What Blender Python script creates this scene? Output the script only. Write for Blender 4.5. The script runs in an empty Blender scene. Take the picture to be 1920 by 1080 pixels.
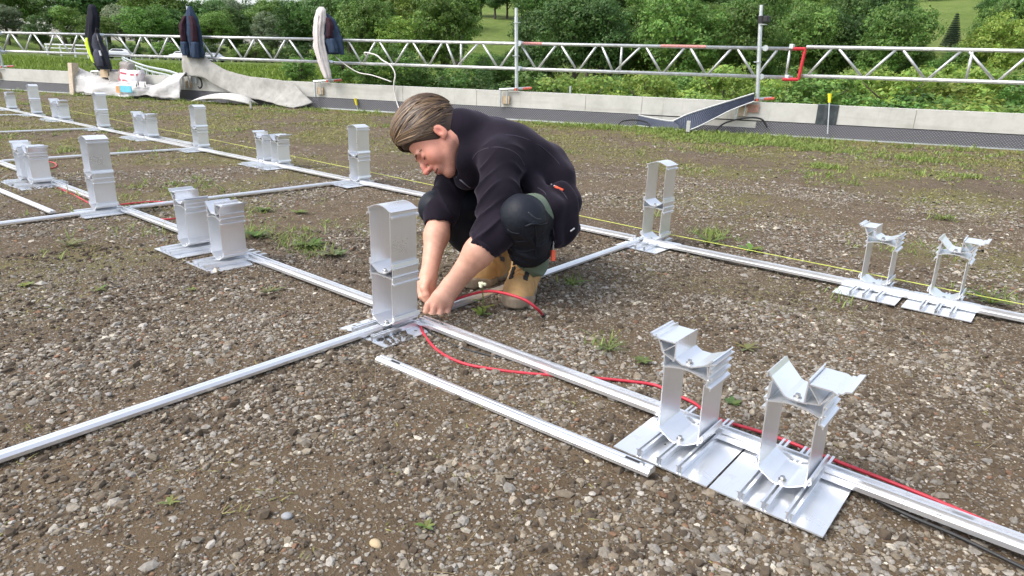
import bpy, math, random
import numpy as np
from mathutils import Vector, Matrix
S = 0.9                       # one plan unit = 0.9 m
H = 0.85                      # eye height in plan units
F, PIT, ROLL, YAW = 1239.986, 0.3193, 0.0329, -0.6914
sc = bpy.context.scene
C = sc.collection
# ---------------------------------------------------------------- camera
_fw = np.array([math.sin(YAW)*math.cos(PIT), math.cos(YAW)*math.cos(PIT), -math.sin(PIT)])
_rt = np.array([math.cos(YAW), -math.sin(YAW), 0.0]); _up = np.cross(_rt, _fw)
_r = _rt*math.cos(ROLL)+_up*math.sin(ROLL); _u = -_rt*math.sin(ROLL)+_up*math.cos(ROLL)
cd = bpy.data.cameras.new('camera'); cam = bpy.data.objects.new('camera', cd); C.objects.link(cam)
cd.sensor_width = 36; cd.lens = F/1920*36; cd.clip_end = 3000; cd.clip_start = 0.05
cam.matrix_world = Matrix(((_r[0], _u[0], -_fw[0], 0), (_r[1], _u[1], -_fw[1], 0), (_r[2], _u[2], -_fw[2], H*S), (0, 0, 0, 1)))
sc.camera = cam
# ---------------------------------------------------------------- light
SUN_EL, SUN_AZ = math.radians(52), math.radians(-150)    # azimuth measured from +y towards +x
w = bpy.data.worlds.new('World'); sc.world = w; w.use_nodes = True
nt = w.node_tree; bg = nt.nodes['Background']
sky = nt.nodes.new('ShaderNodeTexSky'); sky.sky_type = 'NISHITA'; sky.sun_disc = False
sky.sun_elevation = SUN_EL; sky.sun_rotation = SUN_AZ
sky.dust_density = 3.0; sky.ozone_density = 1.0; sky.air_density = 1.0
hs = nt.nodes.new('ShaderNodeHueSaturation'); hs.inputs['Saturation'].default_value = 0.5
nt.links.new(sky.outputs[0], hs.inputs['Color']); nt.links.new(hs.outputs[0], bg.inputs['Color'])
bg.inputs['Strength'].default_value = 0.15
sd = bpy.data.lights.new('sun', 'SUN'); sun = bpy.data.objects.new('sun', sd); C.objects.link(sun)
sd.energy = 1.1; sd.angle = math.radians(28); sd.color = (1.0, 0.97, 0.92)
_sd = Vector((math.sin(SUN_AZ)*math.cos(SUN_EL), math.cos(SUN_AZ)*math.cos(SUN_EL), math.sin(SUN_EL)))
sun.rotation_euler = (-_sd).to_track_quat('-Z', 'Y').to_euler(); sun.location = (0, 0, 30)
sc.view_settings.view_transform = 'Standard'; sc.view_settings.look = 'None'
sc.view_settings.exposure = 1.18; sc.view_settings.gamma = 1.0
sc.render.engine = 'CYCLES'
sc.cycles.max_bounces = 6; sc.cycles.transparent_max_bounces = 8
rnd = random.Random(7); rng = np.random.default_rng(11)

# ---------------------------------------------------------------- helpers
def at(px, py, w):            # point seen at (px, py) of the 1920 x 1080 photograph, w plan units deep
    return np.array([0, 0, H])+w*(_fw+_r*(px-960)/F+_u*(540-py)/F)
def gp(px, py, z=0.0):        # the point of height z seen there
    d = _fw+_r*(px-960)/F+_u*(540-py)/F
    t = (z-H)/d[2]; return np.array([d[0]*t, d[1]*t, z])
def proj(X):
    v = np.array(X, float)-np.array([0, 0, H]); ww = v@_fw
    return 960+F*(v@_r)/ww, 540-F*(v@_u)/ww, ww
def tag(o, label=None, cat=None, group=None, kind=None):
    if label: o['label'] = label
    if cat: o['category'] = cat
    if group: o['group'] = group
    if kind: o['kind'] = kind
    return o
def empty(name, loc=(0, 0, 0), rz=0.0, label=None, cat=None, group=None):
    o = bpy.data.objects.new(name, None); C.objects.link(o); o.empty_display_size = .05
    o.location = [c*S for c in loc]; o.rotation_euler = (0, 0, rz)
    return tag(o, label, cat, group)
def fast(name, V, Fc, mats, parent=None, loc=(0, 0, 0), smooth=False, midx=None, col=None, scale=S):
    V = np.asarray(V, dtype=np.float32)*scale
    me = bpy.data.meshes.new(name)
    if isinstance(Fc, np.ndarray):
        k = Fc.shape[1]; n = Fc.shape[0]; flat = Fc.astype(np.int32).ravel(); st = np.arange(n, dtype=np.int32)*k
        tot = np.full(n, k, dtype=np.int32)
    else:
        tot = np.array([len(f) for f in Fc], dtype=np.int32); n = len(Fc)
        flat = np.array([i for f in Fc for i in f], dtype=np.int32); st = np.concatenate([[0], np.cumsum(tot)[:-1]]).astype(np.int32)
    me.vertices.add(len(V)); me.vertices.foreach_set('co', V.ravel())
    me.loops.add(len(flat)); me.loops.foreach_set('vertex_index', flat)
    me.polygons.add(n); me.polygons.foreach_set('loop_start', st); me.polygons.foreach_set('loop_total', tot)
    me.polygons.foreach_set('use_smooth', np.full(n, bool(smooth)))
    if midx is not None: me.polygons.foreach_set('material_index', np.asarray(midx, dtype=np.int32))
    me.update(calc_edges=True)
    if col is not None:
        a = me.color_attributes.new('Col', 'FLOAT_COLOR', 'POINT')
        c4 = np.ones((len(V), 4), dtype=np.float32); c4[:, :3] = col; a.data.foreach_set('color', c4.ravel())
    for m in (mats if isinstance(mats, (list, tuple)) else [mats]): me.materials.append(m)
    o = bpy.data.objects.new(name, me); C.objects.link(o); o.location = [c*S for c in loc]
    if parent: o.parent = parent
    return o
class MB:
    def __init__(s): s.v = []; s.f = []; s.m = []
    def add(s, V, Fc, m=0):
        k = len(s.v); s.v += [tuple(map(float, p)) for p in V]; s.f += [tuple(i+k for i in f) for f in Fc]; s.m += [m]*len(Fc)
    def box(s, lo, hi, m=0, M=None, bev=0.0):
        x0, y0, z0 = lo; x1, y1, z1 = hi
        if bev <= 0:
            V = [(x0, y0, z0), (x1, y0, z0), (x1, y1, z0), (x0, y1, z0), (x0, y0, z1), (x1, y0, z1), (x1, y1, z1), (x0, y1, z1)]
            Fc = [(0, 3, 2, 1), (4, 5, 6, 7), (0, 1, 5, 4), (1, 2, 6, 5), (2, 3, 7, 6), (3, 0, 4, 7)]
        else:
            b = bev; V = []; 
            for z, i in ((z0, b), (z0+b, 0), (z1-b, 0), (z1, b)):
                V += [(x0+i+b*(i == 0), y0+i, z), (x1-i-b*(i == 0), y0+i, z), (x1-i, y0+i+b*(i == 0), z), (x1-i, y1-i-b*(i == 0), z),
                      (x1-i-b*(i == 0), y1-i, z), (x0+i+b*(i == 0), y1-i, z), (x0+i, y1-i-b*(i == 0), z), (x0+i, y0+i+b*(i == 0), z)]
            Fc = [tuple(range(7, -1, -1)), tuple(range(24, 32))]
            for k in range(3):
                for j in range(8): Fc.append((k*8+j, k*8+(j+1) % 8, k*8+8+(j+1) % 8, k*8+8+j))
        if M is not None: V = [tuple(M @ Vector(p)) for p in V]
        s.add(V, Fc, m)
    def tube(s, pts, r, n=8, m=0, cap=True, sq=None):
        pts = [np.array(p, float) for p in pts]; L = len(pts)
        rr = r if isinstance(r, (list, tuple, np.ndarray)) else [r]*L
        V = []; prev = None
        for i, p in enumerate(pts):
            d = pts[min(i+1, L-1)]-pts[max(i-1, 0)]; d = d/(np.linalg.norm(d)+1e-9)
            if prev is None:
                a = np.array([0, 0, 1.]) if abs(d[2]) < .9 else np.array([1., 0, 0])
            else: a = prev
            e = a-d*(a@d); e /= np.linalg.norm(e)+1e-9; prev = e; g = np.cross(d, e)
            for j in range(n):
                t = 2*math.pi*j/n; V.append(p+rr[i]*(math.cos(t)*e+math.sin(t)*g*(sq or 1)))
        Fc = []
        for i in range(L-1):
            for j in range(n): Fc.append((i*n+j, i*n+(j+1) % n, (i+1)*n+(j+1) % n, (i+1)*n+j))
        if cap: Fc += [tuple(range(n-1, -1, -1)), tuple(range((L-1)*n, L*n))]
        s.add(V, Fc, m)
    def ribbon(s, line, y0, y1, th, m=0, y0b=None):
        # line: (x, z) points; a sheet of thickness th following it, extruded along y
        P = np.array(line, float); n = len(P); N = []
        for i in range(n):
            d = P[min(i+1, n-1)]-P[max(i-1, 0)]; d /= np.linalg.norm(d)
            if 0 < i < n-1:
                d1 = P[i]-P[i-1]; d2 = P[i+1]-P[i]; d1 /= np.linalg.norm(d1); d2 /= np.linalg.norm(d2)
                nn = np.array([-d1[1]-d2[1], d1[0]+d2[0]]); c = max(.35, np.linalg.norm(nn)/2); nn = nn/np.linalg.norm(nn)/c
            else: nn = np.array([-d[1], d[0]])
            N.append(nn)
        N = np.array(N); A = P+N*th/2; B = P-N*th/2
        V = [(x, y0, z) for x, z in A]+[(x, y0, z) for x, z in B]+[(x, y1, z) for x, z in A]+[(x, y1, z) for x, z in B]
        Fc = []
        for i in range(n-1):
            Fc += [(i, i+1, n+i+1, n+i), (2*n+i+1, 2*n+i, 3*n+i, 3*n+i+1), (i+1, i, 2*n+i, 2*n+i+1), (n+i, n+i+1, 3*n+i+1, 3*n+i)]
        Fc += [(0, n, 3*n, 2*n), (n-1, 3*n-1, 4*n-1, 2*n-1)]
        s.add(V, Fc, m)
    def build(s, name, mats, parent=None, loc=(0, 0, 0), smooth=False, scale=S):
        return fast(name, np.array(s.v), s.f, mats, parent, loc, smooth, s.m, scale=scale)
def copy_tree(o, parent=None):
    c = o.copy(); C.objects.link(c)
    if parent: c.parent = parent
    for ch in [q for q in KIDS.get(o.name, [])]: copy_tree_child(ch, c)
    return c
def copy_tree_child(ch, c):
    d = ch.copy(); C.objects.link(d); d.parent = c
    for g in KIDS.get(ch.name, []): copy_tree_child(g, d)
KIDS = {}
def index_kids():
    KIDS.clear()
    for o in bpy.data.objects:
        if o.parent: KIDS.setdefault(o.parent.name, []).append(o)
def vnoise(x, y, seed=0, oct=4, f0=1.0):
    r = np.random.default_rng(seed); out = np.zeros_like(np.asarray(x, float)); amp = 1.0; f = f0; tot = 0
    for o in range(oct):
        for k in range(4):
            t = r.uniform(0, 6.283); ph = r.uniform(0, 6.283)
            out = out+amp*.5*np.sin(f*r.uniform(.7, 1.4)*(x*math.cos(t)+y*math.sin(t))*6.283+ph+1.3*np.sin(f*2.1*(y*math.cos(t)-x*math.sin(t))+ph))
        tot += amp; amp *= .5; f *= 2.1
    return out/tot            # roughly -1..1

# ---------------------------------------------------------------- materials
def new_mat(name):
    m = bpy.data.materials.new(name); m.use_nodes = True; t = m.node_tree
    return m, t, t.nodes['Principled BSDF']
def N(t, typ, **kw):
    n = t.nodes.new(typ)
    for k, v in kw.items():
        if k in n.inputs: n.inputs[k].default_value = v
        else: setattr(n, k, v)
    return n
def ramp(t, fac, stops, interp='LINEAR'):
    r = t.nodes.new('ShaderNodeValToRGB'); r.color_ramp.interpolation = interp
    e = r.color_ramp.elements
    while len(e) < len(stops): e.new(0.5)
    for i, (p, c) in enumerate(stops):
        e[i].position = p; e[i].color = (c, c, c, 1) if isinstance(c, (int, float)) else tuple(c)+(1,)
    t.links.new(fac, r.inputs[0]); return r.outputs[0]
def mix(t, fac, a, b, mode='MIX'):
    n = t.nodes.new('ShaderNodeMix'); n.data_type = 'RGBA'; n.blend_type = mode
    if hasattr(fac, 'is_linked'): t.links.new(fac, n.inputs[0])
    else: n.inputs[0].default_value = fac
    for q, v in ((6, a), (7, b)):
        if hasattr(v, 'is_linked'): t.links.new(v, n.inputs[q])
        else: n.inputs[q].default_value = tuple(v)+(1,)
    return n.outputs[2]
def bump(t, b, h, strength=.3, dist=.01):
    n = t.nodes.new('ShaderNodeBump'); n.inputs['Strength'].default_value = strength; n.inputs['Distance'].default_value = dist
    t.links.new(h, n.inputs['Height']); t.links.new(n.outputs[0], b.inputs['Normal'])
def coords(t, kind='Object', scale=(1, 1, 1)):
    c = t.nodes.new('ShaderNodeTexCoord'); mp = t.nodes.new('ShaderNodeMapping'); mp.inputs['Scale'].default_value = scale
    t.links.new(c.outputs[kind], mp.inputs[0]); return mp.outputs[0]
def noise(t, co, scale, detail=4, rough=.6, out=0):
    n = N(t, 'ShaderNodeTexNoise', Scale=scale, Detail=detail, Roughness=rough); t.links.new(co, n.inputs['Vector']); return n.outputs[out]
def plain(name, col, rough=.6, metal=0.0, var=.15, nscale=30, bumps=0.0, spec=.5, dist=.002):
    m, t, b = new_mat(name); co = coords(t)
    f = noise(t, co, nscale); lo = [c*(1-var) for c in col]; hi = [min(1, c*(1+var)) for c in col]
    t.links.new(ramp(t, f, [(.3, lo), (.7, hi)]), b.inputs['Base Color'])
    b.inputs['Roughness'].default_value = rough; b.inputs['Metallic'].default_value = metal
    b.inputs['Specular IOR Level'].default_value = spec
    if bumps: bump(t, b, noise(t, co, nscale*3), bumps, dist)
    return m
def metal_mat(name, col, rough, streak=(1, 40, 1), var=.035, metal=1.0, dirt=0.0):
    m, t, b = new_mat(name); co = coords(t, 'Object', streak)
    f = noise(t, co, 14, 5, .6); f2 = noise(t, coords(t), 5, 3)
    c = ramp(t, f, [(.25, [q*(1-var) for q in col]), (.75, [min(1, q*(1+var)) for q in col])])
    if dirt:
        f3 = noise(t, coords(t), 26, 6, .7); c = mix(t, ramp(t, f3, [(.6, 0.0), (.72, dirt)]), c, (.30, .25, .19))
    t.links.new(c, b.inputs['Base Color']); b.inputs['Metallic'].default_value = metal
    t.links.new(ramp(t, f2, [(.3, rough*.8), (.7, min(1, rough*1.25))]), b.inputs['Roughness'])
    bump(t, b, f, .02, .002)
    return m
M_alu = metal_mat('mill_finish_aluminium', (.86, .875, .905), .32, metal=.82, dirt=.03)
M_aluP = metal_mat('aluminium_sheet', (.86, .88, .91), .31, (40, 1, 1), dirt=.25, metal=.82)
M_rail = metal_mat('aluminium_rail', (.80, .81, .83), .33, (1, 1, 1), dirt=.3, metal=.82)
M_galv = metal_mat('galvanised_steel', (.60, .63, .64), .45, (1, 1, 1), var=.18, metal=.85)
M_truss = metal_mat('weathered_aluminium_tube', (.58, .59, .585), .5, (1, 1, 1), var=.22, metal=.75)
M_bolt = plain('bolt_steel', (.45, .45, .44), .35, 1.0)
M_dark = plain('dark_gap', (.02, .02, .02), .8)
M_red = plain('red_cable', (.46, .025, .045), .5, var=.18, nscale=50)
M_redp = plain('red_paint', (.50, .02, .03), .45, var=.3, nscale=60)
M_orange = plain('orange_red_paint', (.75, .09, .03), .5)
M_black = plain('black_rubber', (.012, .012, .013), .55)
M_yellow = plain('yellow_plastic', (.80, .68, .02), .45)
M_string = plain('yellow_green_string', (.55, .60, .12), .7)
# ---------------------------------------------------------------- the flat roof
PB, PS = 11.9357, 0.35197
PC = 1/math.sqrt(1+PS*PS)
TX, TY = PC, PS*PC; NX, NY = -PS*PC, PC       # along the parapet / outward
def PP(s, z, off=0.0): return (s*PC+off*NX, PB+PS*s*PC+off*NY, z)
def gh(x, y):                                 # small undulation of the substrate
    return .010*vnoise(x, y, 3, 3, .35)+.0035*vnoise(x, y, 4, 2, 3.0)
def moss_amount(x, y):
    r = np.hypot(x, y); dpar = (PB+PS*x-y)*PC            # distance to the parapet
    m = vnoise(x, y, 21, 4, .45)+.25
    return np.clip(.5*(m+.15)+.30*np.clip((r-3.2)/4, 0, 1)+.35*np.exp(-np.maximum(dpar, 0)/1.1)-.32*(r < 2.6), 0, 1)
def make_ground():
    nA = 900; nR = 190
    ang = np.linspace(0, 2*math.pi, nA, endpoint=False)
    dx, dy = np.cos(ang), np.sin(ang)
    den = dy-PS*dx; t = np.where(den > 1e-3, (PB+.02)/np.maximum(den, 1e-3), 1e9); rmax = np.minimum(t, 34.0)
    k = np.linspace(0, 1, nR)
    R = .12*(rmax[None, :]/.12)**k[:, None]
    X = R*dx; Y = R*dy; Z = gh(X, Y)*np.clip((rmax[None, :]-R)/1.5, 0, 1)
    V = np.stack([X, Y, Z], -1).reshape(-1, 3)
    i = np.arange(nR-1)[:, None]; j = np.arange(nA)[None, :]; j2 = (j+1) % nA
    Fq = np.stack([i*nA+j, i*nA+j2, (i+1)*nA+j2, (i+1)*nA+j], -1).reshape(-1, 4)[:, ::-1]
    V = np.vstack([V, [[0, 0, 0]]]); 
    mo = moss_amount(V[:, 0], V[:, 1])
    m, t, b = new_mat('gritty_brown_soil'); co = coords(t)
    n1 = noise(t, co, 9, 8, .75); n2 = noise(t, co, 130, 4, .7); n3 = noise(t, co, 1.1, 3, .6)
    c = ramp(t, n1, [(.25, (.056, .039, .022)), (.5, (.112, .080, .048)), (.78, (.178, .134, .085))])
    c = mix(t, ramp(t, n3, [(.40, 0.0), (.7, .6)]), c, (.078, .056, .038))
    vo = N(t, 'ShaderNodeTexVoronoi', Scale=85.0); vo.feature = 'F1'; t.links.new(co, vo.inputs['Vector'])
    peb = ramp(t, vo.outputs['Distance'], [(.30, 1.0), (.46, 0.0)])
    sep = t.nodes.new('ShaderNodeSeparateColor'); t.links.new(vo.outputs['Color'], sep.inputs[0])
    on = ramp(t, sep.outputs[0], [(.35, 0.0), (.40, .9)])
    mm = t.nodes.new('ShaderNodeMath'); mm.operation = 'MULTIPLY'; t.links.new(peb, mm.inputs[0]); t.links.new(on, mm.inputs[1])
    pc = ramp(t, sep.outputs[1], [(0, (.10, .085, .07)), (.5, (.21, .18, .15)), (.85, (.29, .255, .21)), (1, (.38, .33, .26))])
    c = mix(t, mm.outputs[0], c, pc)
    at_ = N(t, 'ShaderNodeAttribute'); at_.attribute_name = 'Col'
    sp = t.nodes.new('ShaderNodeSeparateColor'); t.links.new(at_.outputs['Color'], sp.inputs[0])
    n4 = noise(t, co, 22, 6, .8)
    a2 = t.nodes.new('ShaderNodeMath'); a2.operation = 'MULTIPLY_ADD'; t.links.new(sp.outputs[0], a2.inputs[0]); a2.inputs[1].default_value = .45
    t.links.new(n4, a2.inputs[2])
    mf = ramp(t, a2.outputs[0], [(.66, 0.0), (.90, .7)])
    c = mix(t, mf, c, ramp(t, n2, [(.3, (.085, .085, .025)), (.7, (.200, .185, .068))]))
    t.links.new(c, b.inputs['Base Color']); b.inputs['Roughness'].default_value = .95; b.inputs['Specular IOR Level'].default_value = .2
    h = t.nodes.new('ShaderNodeMath'); h.operation = 'ADD'; t.links.new(mm.outputs[0], h.inputs[0]); t.links.new(n2, h.inputs[1])
    bump(t, b, h.outputs[0], .8, .006)
    g = fast('ground', V, Fq, m, smooth=True, col=np.repeat(mo[:, None], 3, 1)); tag(g, 'gritty brown roof substrate of soil and crushed stone', 'ground', kind='structure')
make_ground()

# ---- loose stones -------------------------------------------------------------
def ico():
    p = (1+5**.5)/2
    v = np.array([(-1, p, 0), (1, p, 0), (-1, -p, 0), (1, -p, 0), (0, -1, p), (0, 1, p), (0, -1, -p), (0, 1, -p), (p, 0, -1), (p, 0, 1), (-p, 0, -1), (-p, 0, 1)], float)
    f = np.array([(0, 11, 5), (0, 5, 1), (0, 1, 7), (0, 7, 10), (0, 10, 11), (1, 5, 9), (5, 11, 4), (11, 10, 2), (10, 7, 6), (7, 1, 8), (3, 9, 4), (3, 4, 2), (3, 2, 6), (3, 6, 8), (3, 8, 9), (4, 9, 5), (2, 4, 11), (6, 2, 10), (8, 6, 7), (9, 8, 1)])
    return v/np.linalg.norm(v[0]), f
OCT = (np.array([(1, 0, 0), (0, 1, 0), (-1, 0, 0), (0, -1, 0), (0, 0, 1), (0, 0, -1)], float), np.array([(0, 1, 4), (1, 2, 4), (2, 3, 4), (3, 0, 4)]))
STONE_RAMP = np.array([(.095, .080, .062), (.140, .122, .098), (.170, .158, .140), (.195, .190, .182), (.225, .205, .172), (.265, .262, .255), (.36, .345, .31), (.160, .100, .068)])
def stones(name, pts, size, base, mat, flat=.6, lift=.25, label='', scale=S):
    v0, f0 = base; n = len(pts); k = len(v0)
    jit = rng.uniform(.72, 1.22, (n, k, 1)); V = v0[None]*jit
    sc3 = size[:, None]*np.stack([rng.uniform(.8, 1.35, n), rng.uniform(.6, 1.0, n), rng.uniform(flat*.6, flat*1.15, n)], 1)
    V = V*sc3[:, None, :]
    a = rng.uniform(0, 6.283, n); tl = rng.normal(0, .28, n)
    ca, sa, ct, st = np.cos(a)[:, None], np.sin(a)[:, None], np.cos(tl)[:, None], np.sin(tl)[:, None]
    x, y, z = V[..., 0], V[..., 1], V[..., 2]
    x, z = x*ct-z*st, x*st+z*ct; x, y = x*ca-y*sa, x*sa+y*ca
    V = np.stack([x, y, z], -1)+np.concatenate([pts, (gh(pts[:, 0], pts[:, 1])+size*lift*.6)[:, None]], 1)[:, None, :]
    Fc = (f0[None]+(np.arange(n)*k)[:, None, None]).reshape(-1, f0.shape[1])
    c = STONE_RAMP[rng.choice(8, n, p=[.14, .22, .20, .17, .10, .09, .04, .04])]*rng.uniform(.75, 1.3, (n, 1))*[1.11, 1.05, .97]
    o = fast(name, V.reshape(-1, 3), Fc, mat, col=np.repeat(c, k, 0), scale=scale)
    return o
def polar_pts(n, r0, r1, a0=-1.48, a1=.10, p=1.0):
    # angle measured from +y towards +x
    r = np.sqrt(rng.uniform(r0*r0, r1*r1, n)) if p == 1 else (rng.uniform(0, 1, n)**p*(r1-r0)+r0)
    a = rng.uniform(a0, a1, n); x = np.sin(a)*r; y = np.cos(a)*r
    k = (PB+PS*x-y) > .25
    return np.stack([x, y], 1)[k]
m, t, b = new_mat('crushed_stone'); a_ = N(t, 'ShaderNodeAttribute'); a_.attribute_name = 'Col'; co = coords(t)
t.links.new(mix(t, .75, a_.outputs['Color'], ramp(t, noise(t, co, 160, 3), [(.3, (.62, .60, .56)), (.7, (1.25, 1.25, 1.25))]), 'MULTIPLY'), b.inputs['Base Color'])
b.inputs['Roughness'].default_value = .85; b.inputs['Specular IOR Level'].default_value = .3
M_stone = m
def dens(P, seed, f=.5, lo=.25, hi=1.0):
    d = np.clip(.52+1.15*vnoise(P[:, 0], P[:, 1], seed, 4, f), lo, hi); return P[rng.uniform(0, 1, len(P)) < d]
def lsize(n, med, sig, mx): return np.minimum(med*np.exp(rng.normal(0, sig, n)), mx)
P = dens(polar_pts(66000, .75, 2.7), 31, 1.1, .10); o1 = stones('gravel', P, lsize(len(P), .0047, .46, .018), ico(), M_stone, flat=.55, lift=.15)
tag(o1, 'loose crushed grey and brown stones scattered over the near roof', 'gravel', kind='stuff')
P = polar_pts(90000, .75, 3.4); o1 = stones('grit', P, lsize(len(P), .0027, .35, .006), (OCT[0], OCT[1]), M_stone)
tag(o1, 'fine stone grit between the larger pebbles near the camera', 'gravel', kind='stuff')
P = dens(polar_pts(105000, 2.6, 6.0), 32, .6, .1); o1 = stones('gravel', P, lsize(len(P), .0062, .42, .020), OCT, M_stone)
tag(o1, 'crushed stones on the middle of the roof around the mounting rows', 'gravel', kind='stuff')
P = dens(polar_pts(95000, 5.8, 20, p=1.0), 33, .5, .1); o1 = stones('gravel', P, lsize(len(P), .0098, .38, .026), OCT, M_stone, flat=.45)
tag(o1, 'distant crushed stones on the roof towards the parapet', 'gravel', kind='stuff')
# soil crumbs and straw
P = dens(polar_pts(26000, .75, 3.6), 41, 1.1); n_ = len(P)
m, t, b = new_mat('soil_crumbs'); co = coords(t)
t.links.new(ramp(t, noise(t, co, 40), [(.3, (.045, .032, .021)), (.7, (.10, .076, .052))]), b.inputs['Base Color']); b.inputs['Roughness'].default_value = 1
o1 = stones('soil_crumbs', P, lsize(n_, .005, .5, .016), ico(), m, flat=.8, lift=.1); tag(o1, 'dark brown soil crumbs lying between the stones', 'soil', kind='stuff')
def blades(name, base, length, width, dirx, lean, mat, colr, curl=.6, seg=3, flat=0.0):
    n = len(base); k = np.arange(seg+1)/seg
    d = np.stack([np.cos(dirx), np.sin(dirx)], 1)
    out = (np.sin(lean)[:, None]*k+curl*k**2*np.abs(np.sin(lean))[:, None])*length[:, None]
    up = (np.cos(lean)[:, None]*k-.35*curl*k**2)*length[:, None]*(1-flat)
    cx = base[:, None, 0]+d[:, None, 0]*out; cy = base[:, None, 1]+d[:, None, 1]*out
    cz = gh(base[:, 0], base[:, 1])[:, None]+np.maximum(up, -.0)+.002
    wd = width[:, None]*(1-k**1.6*.92); px = -d[:, 1]; py = d[:, 0]
    A = np.stack([cx-px[:, None]*wd, cy-py[:, None]*wd, cz], -1); B = np.stack([cx+px[:, None]*wd, cy+py[:, None]*wd, cz], -1)
    V = np.stack([A, B], 2).reshape(n, -1, 3); K = 2*(seg+1)
    f = np.array([(2*i, 2*i+1, 2*i+3, 2*i+2) for i in range(seg)])
    Fc = (f[None]+(np.arange(n)*K)[:, None, None]).reshape(-1, 4)
    return fast(name, V.reshape(-1, 3), Fc, mat, col=np.repeat(colr, K, 0))
def leafmat(name, tr=.35):
    m = bpy.data.materials.new(name); m.use_nodes = True; t = m.node_tree; b = t.nodes['Principled BSDF']; out = t.nodes['Material Output']
    a = N(t, 'ShaderNodeAttribute'); a.attribute_name = 'Col'; t.links.new(a.outputs['Color'], b.inputs['Base Color'])
    b.inputs['Roughness'].default_value = .6; b.inputs['Specular IOR Level'].default_value = .3
    tl = t.nodes.new('ShaderNodeBsdfTranslucent'); t.links.new(a.outputs['Color'], tl.inputs[0])
    mx = t.nodes.new('ShaderNodeMixShader'); mx.inputs[0].default_value = tr
    t.links.new(b.outputs[0], mx.inputs[1]); t.links.new(tl.outputs[0], mx.inputs[2]); t.links.new(mx.outputs[0], out.inputs[0]); return m
M_blade = leafmat('grass_blade', .3)
def gcol(n, lo=(.12, .20, .035), hi=(.30, .42, .09)):
    k = rng.uniform(0, 1, (n, 1)); return np.array(lo)*(1-k)+np.array(hi)*k
# low tufts: parapet edge, mossy patches
tc = []
for i in range(15000):
    pass
cand = polar_pts(75000, 2.0, 24)
dp = (PB+PS*cand[:, 0]-cand[:, 1])*PC; rr_ = np.hypot(cand[:, 0], cand[:, 1])
pr_ = np.clip(vnoise(cand[:, 0], cand[:, 1], 51, 3, .5)*1.6-.75, 0, 1)*.35*(rr_ > 3.2)+.75*np.exp(-((dp-.5)/.45)**2)*np.clip(2.2*vnoise(cand[:, 0], cand[:, 1], 52, 3, 1.1)+.45, 0, 1)
pr_ += .5*np.clip(vnoise(cand[:, 0], cand[:, 1], 53, 3, .35)*2-1.0, 0, 1)*(rr_ > 4)
for gx, gy, gr, ga in ((1250, 245, .8, 1), (1400, 262, .9, 1), (1190, 238, .7, 1), (1530, 280, .5, .9), (1720, 298, .5, .7), (1780, 332, .35, .8), (1540, 312, .22, .9), (1880, 295, .4, .7), (1690, 335, .3, .5), (1100, 238, .7, .9), (1330, 280, .5, .8), (1320, 250, .7, 1), (1470, 268, .6, .8), (1620, 288, .5, .7), (1000, 236, .8, .6), (1860, 322, .3, .7), (1640, 300, .4, .6), (560, 450, .16, .35), (470, 430, .12, .3), (640, 440, .1, .3), (430, 356, .2, .3), (1020, 520, .06, .5), (1090, 540, .08, .4), (1340, 440, .14, .6), (1180, 470, .06, .3)):
    c_ = gp(gx, gy); pr_ = np.maximum(pr_, ga*np.exp(-((cand[:, 0]-c_[0])**2+(cand[:, 1]-c_[1])**2)/gr**2)*np.clip(2.4*vnoise(cand[:, 0], cand[:, 1], 57, 3, 1.5)+.25, 0, 1))
extra = []
for gx, gy, gr, n_e in ((1250, 245, .7, 260), (1400, 262, .8, 300), (1190, 238, .6, 160), (1530, 280, .45, 90), (1540, 312, .2, 34), (1780, 332, .3, 40), (1330, 262, .7, 260), (1100, 238, .5, 90), (1470, 270, .5, 120), (580, 463, .10, 10), (560, 440, .16, 14), (470, 435, .10, 10), (1340, 445, .10, 12), (1720, 300, .4, 60), (480, 398, .14, 8), (620, 425, .14, 8), (500, 440, .10, 8), (590, 475, .08, 8), (1080, 535, .05, 3), (1140, 650, .05, 4), (1340, 440, .12, 8), (1560, 560, .1, 3), (1765, 412, .05, 5), (1860, 560, .1, 8), (1690, 470, .2, 8), (1750, 470, .2, 8), (70, 470, .2, 5), (240, 430, .2, 6)):
    c_ = gp(gx, gy); extra.append(np.stack([rng.normal(c_[0], gr*.7, n_e), rng.normal(c_[1], gr*.45, n_e)], 1))
extra = np.vstack(extra); extra = extra[(PB+PS*extra[:, 0]-extra[:, 1])*PC > .12]
T = np.vstack([cand[rng.uniform(0, 1, len(cand)) < pr_*.6], extra])
nb = 9; base = np.repeat(T, nb, 0)+rng.normal(0, .03, (len(T)*nb, 2)); n_ = len(base); near = np.repeat(np.hypot(T[:, 0], T[:, 1]), nb)
dpp = (PB+PS*base[:, 0]-base[:, 1])*PC
ln = rng.uniform(.018, .05, n_)*np.repeat(rng.uniform(.5, 1.9, len(T)), nb)+.07*np.exp(-np.abs(dpp-.5)/.4)*rng.uniform(.2, 1, n_)
o1 = blades('grass', base, ln, rng.uniform(.0016, .004, n_)*np.clip(near/5, .7, 2.2), rng.uniform(0, 6.28, n_), rng.uniform(.1, 1.1, n_), M_blade, gcol(n_, (.12, .18, .035), (.30, .38, .10)))
tag(o1, 'short bright green grass sprouting towards the parapet', 'grass', kind='stuff')
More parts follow.
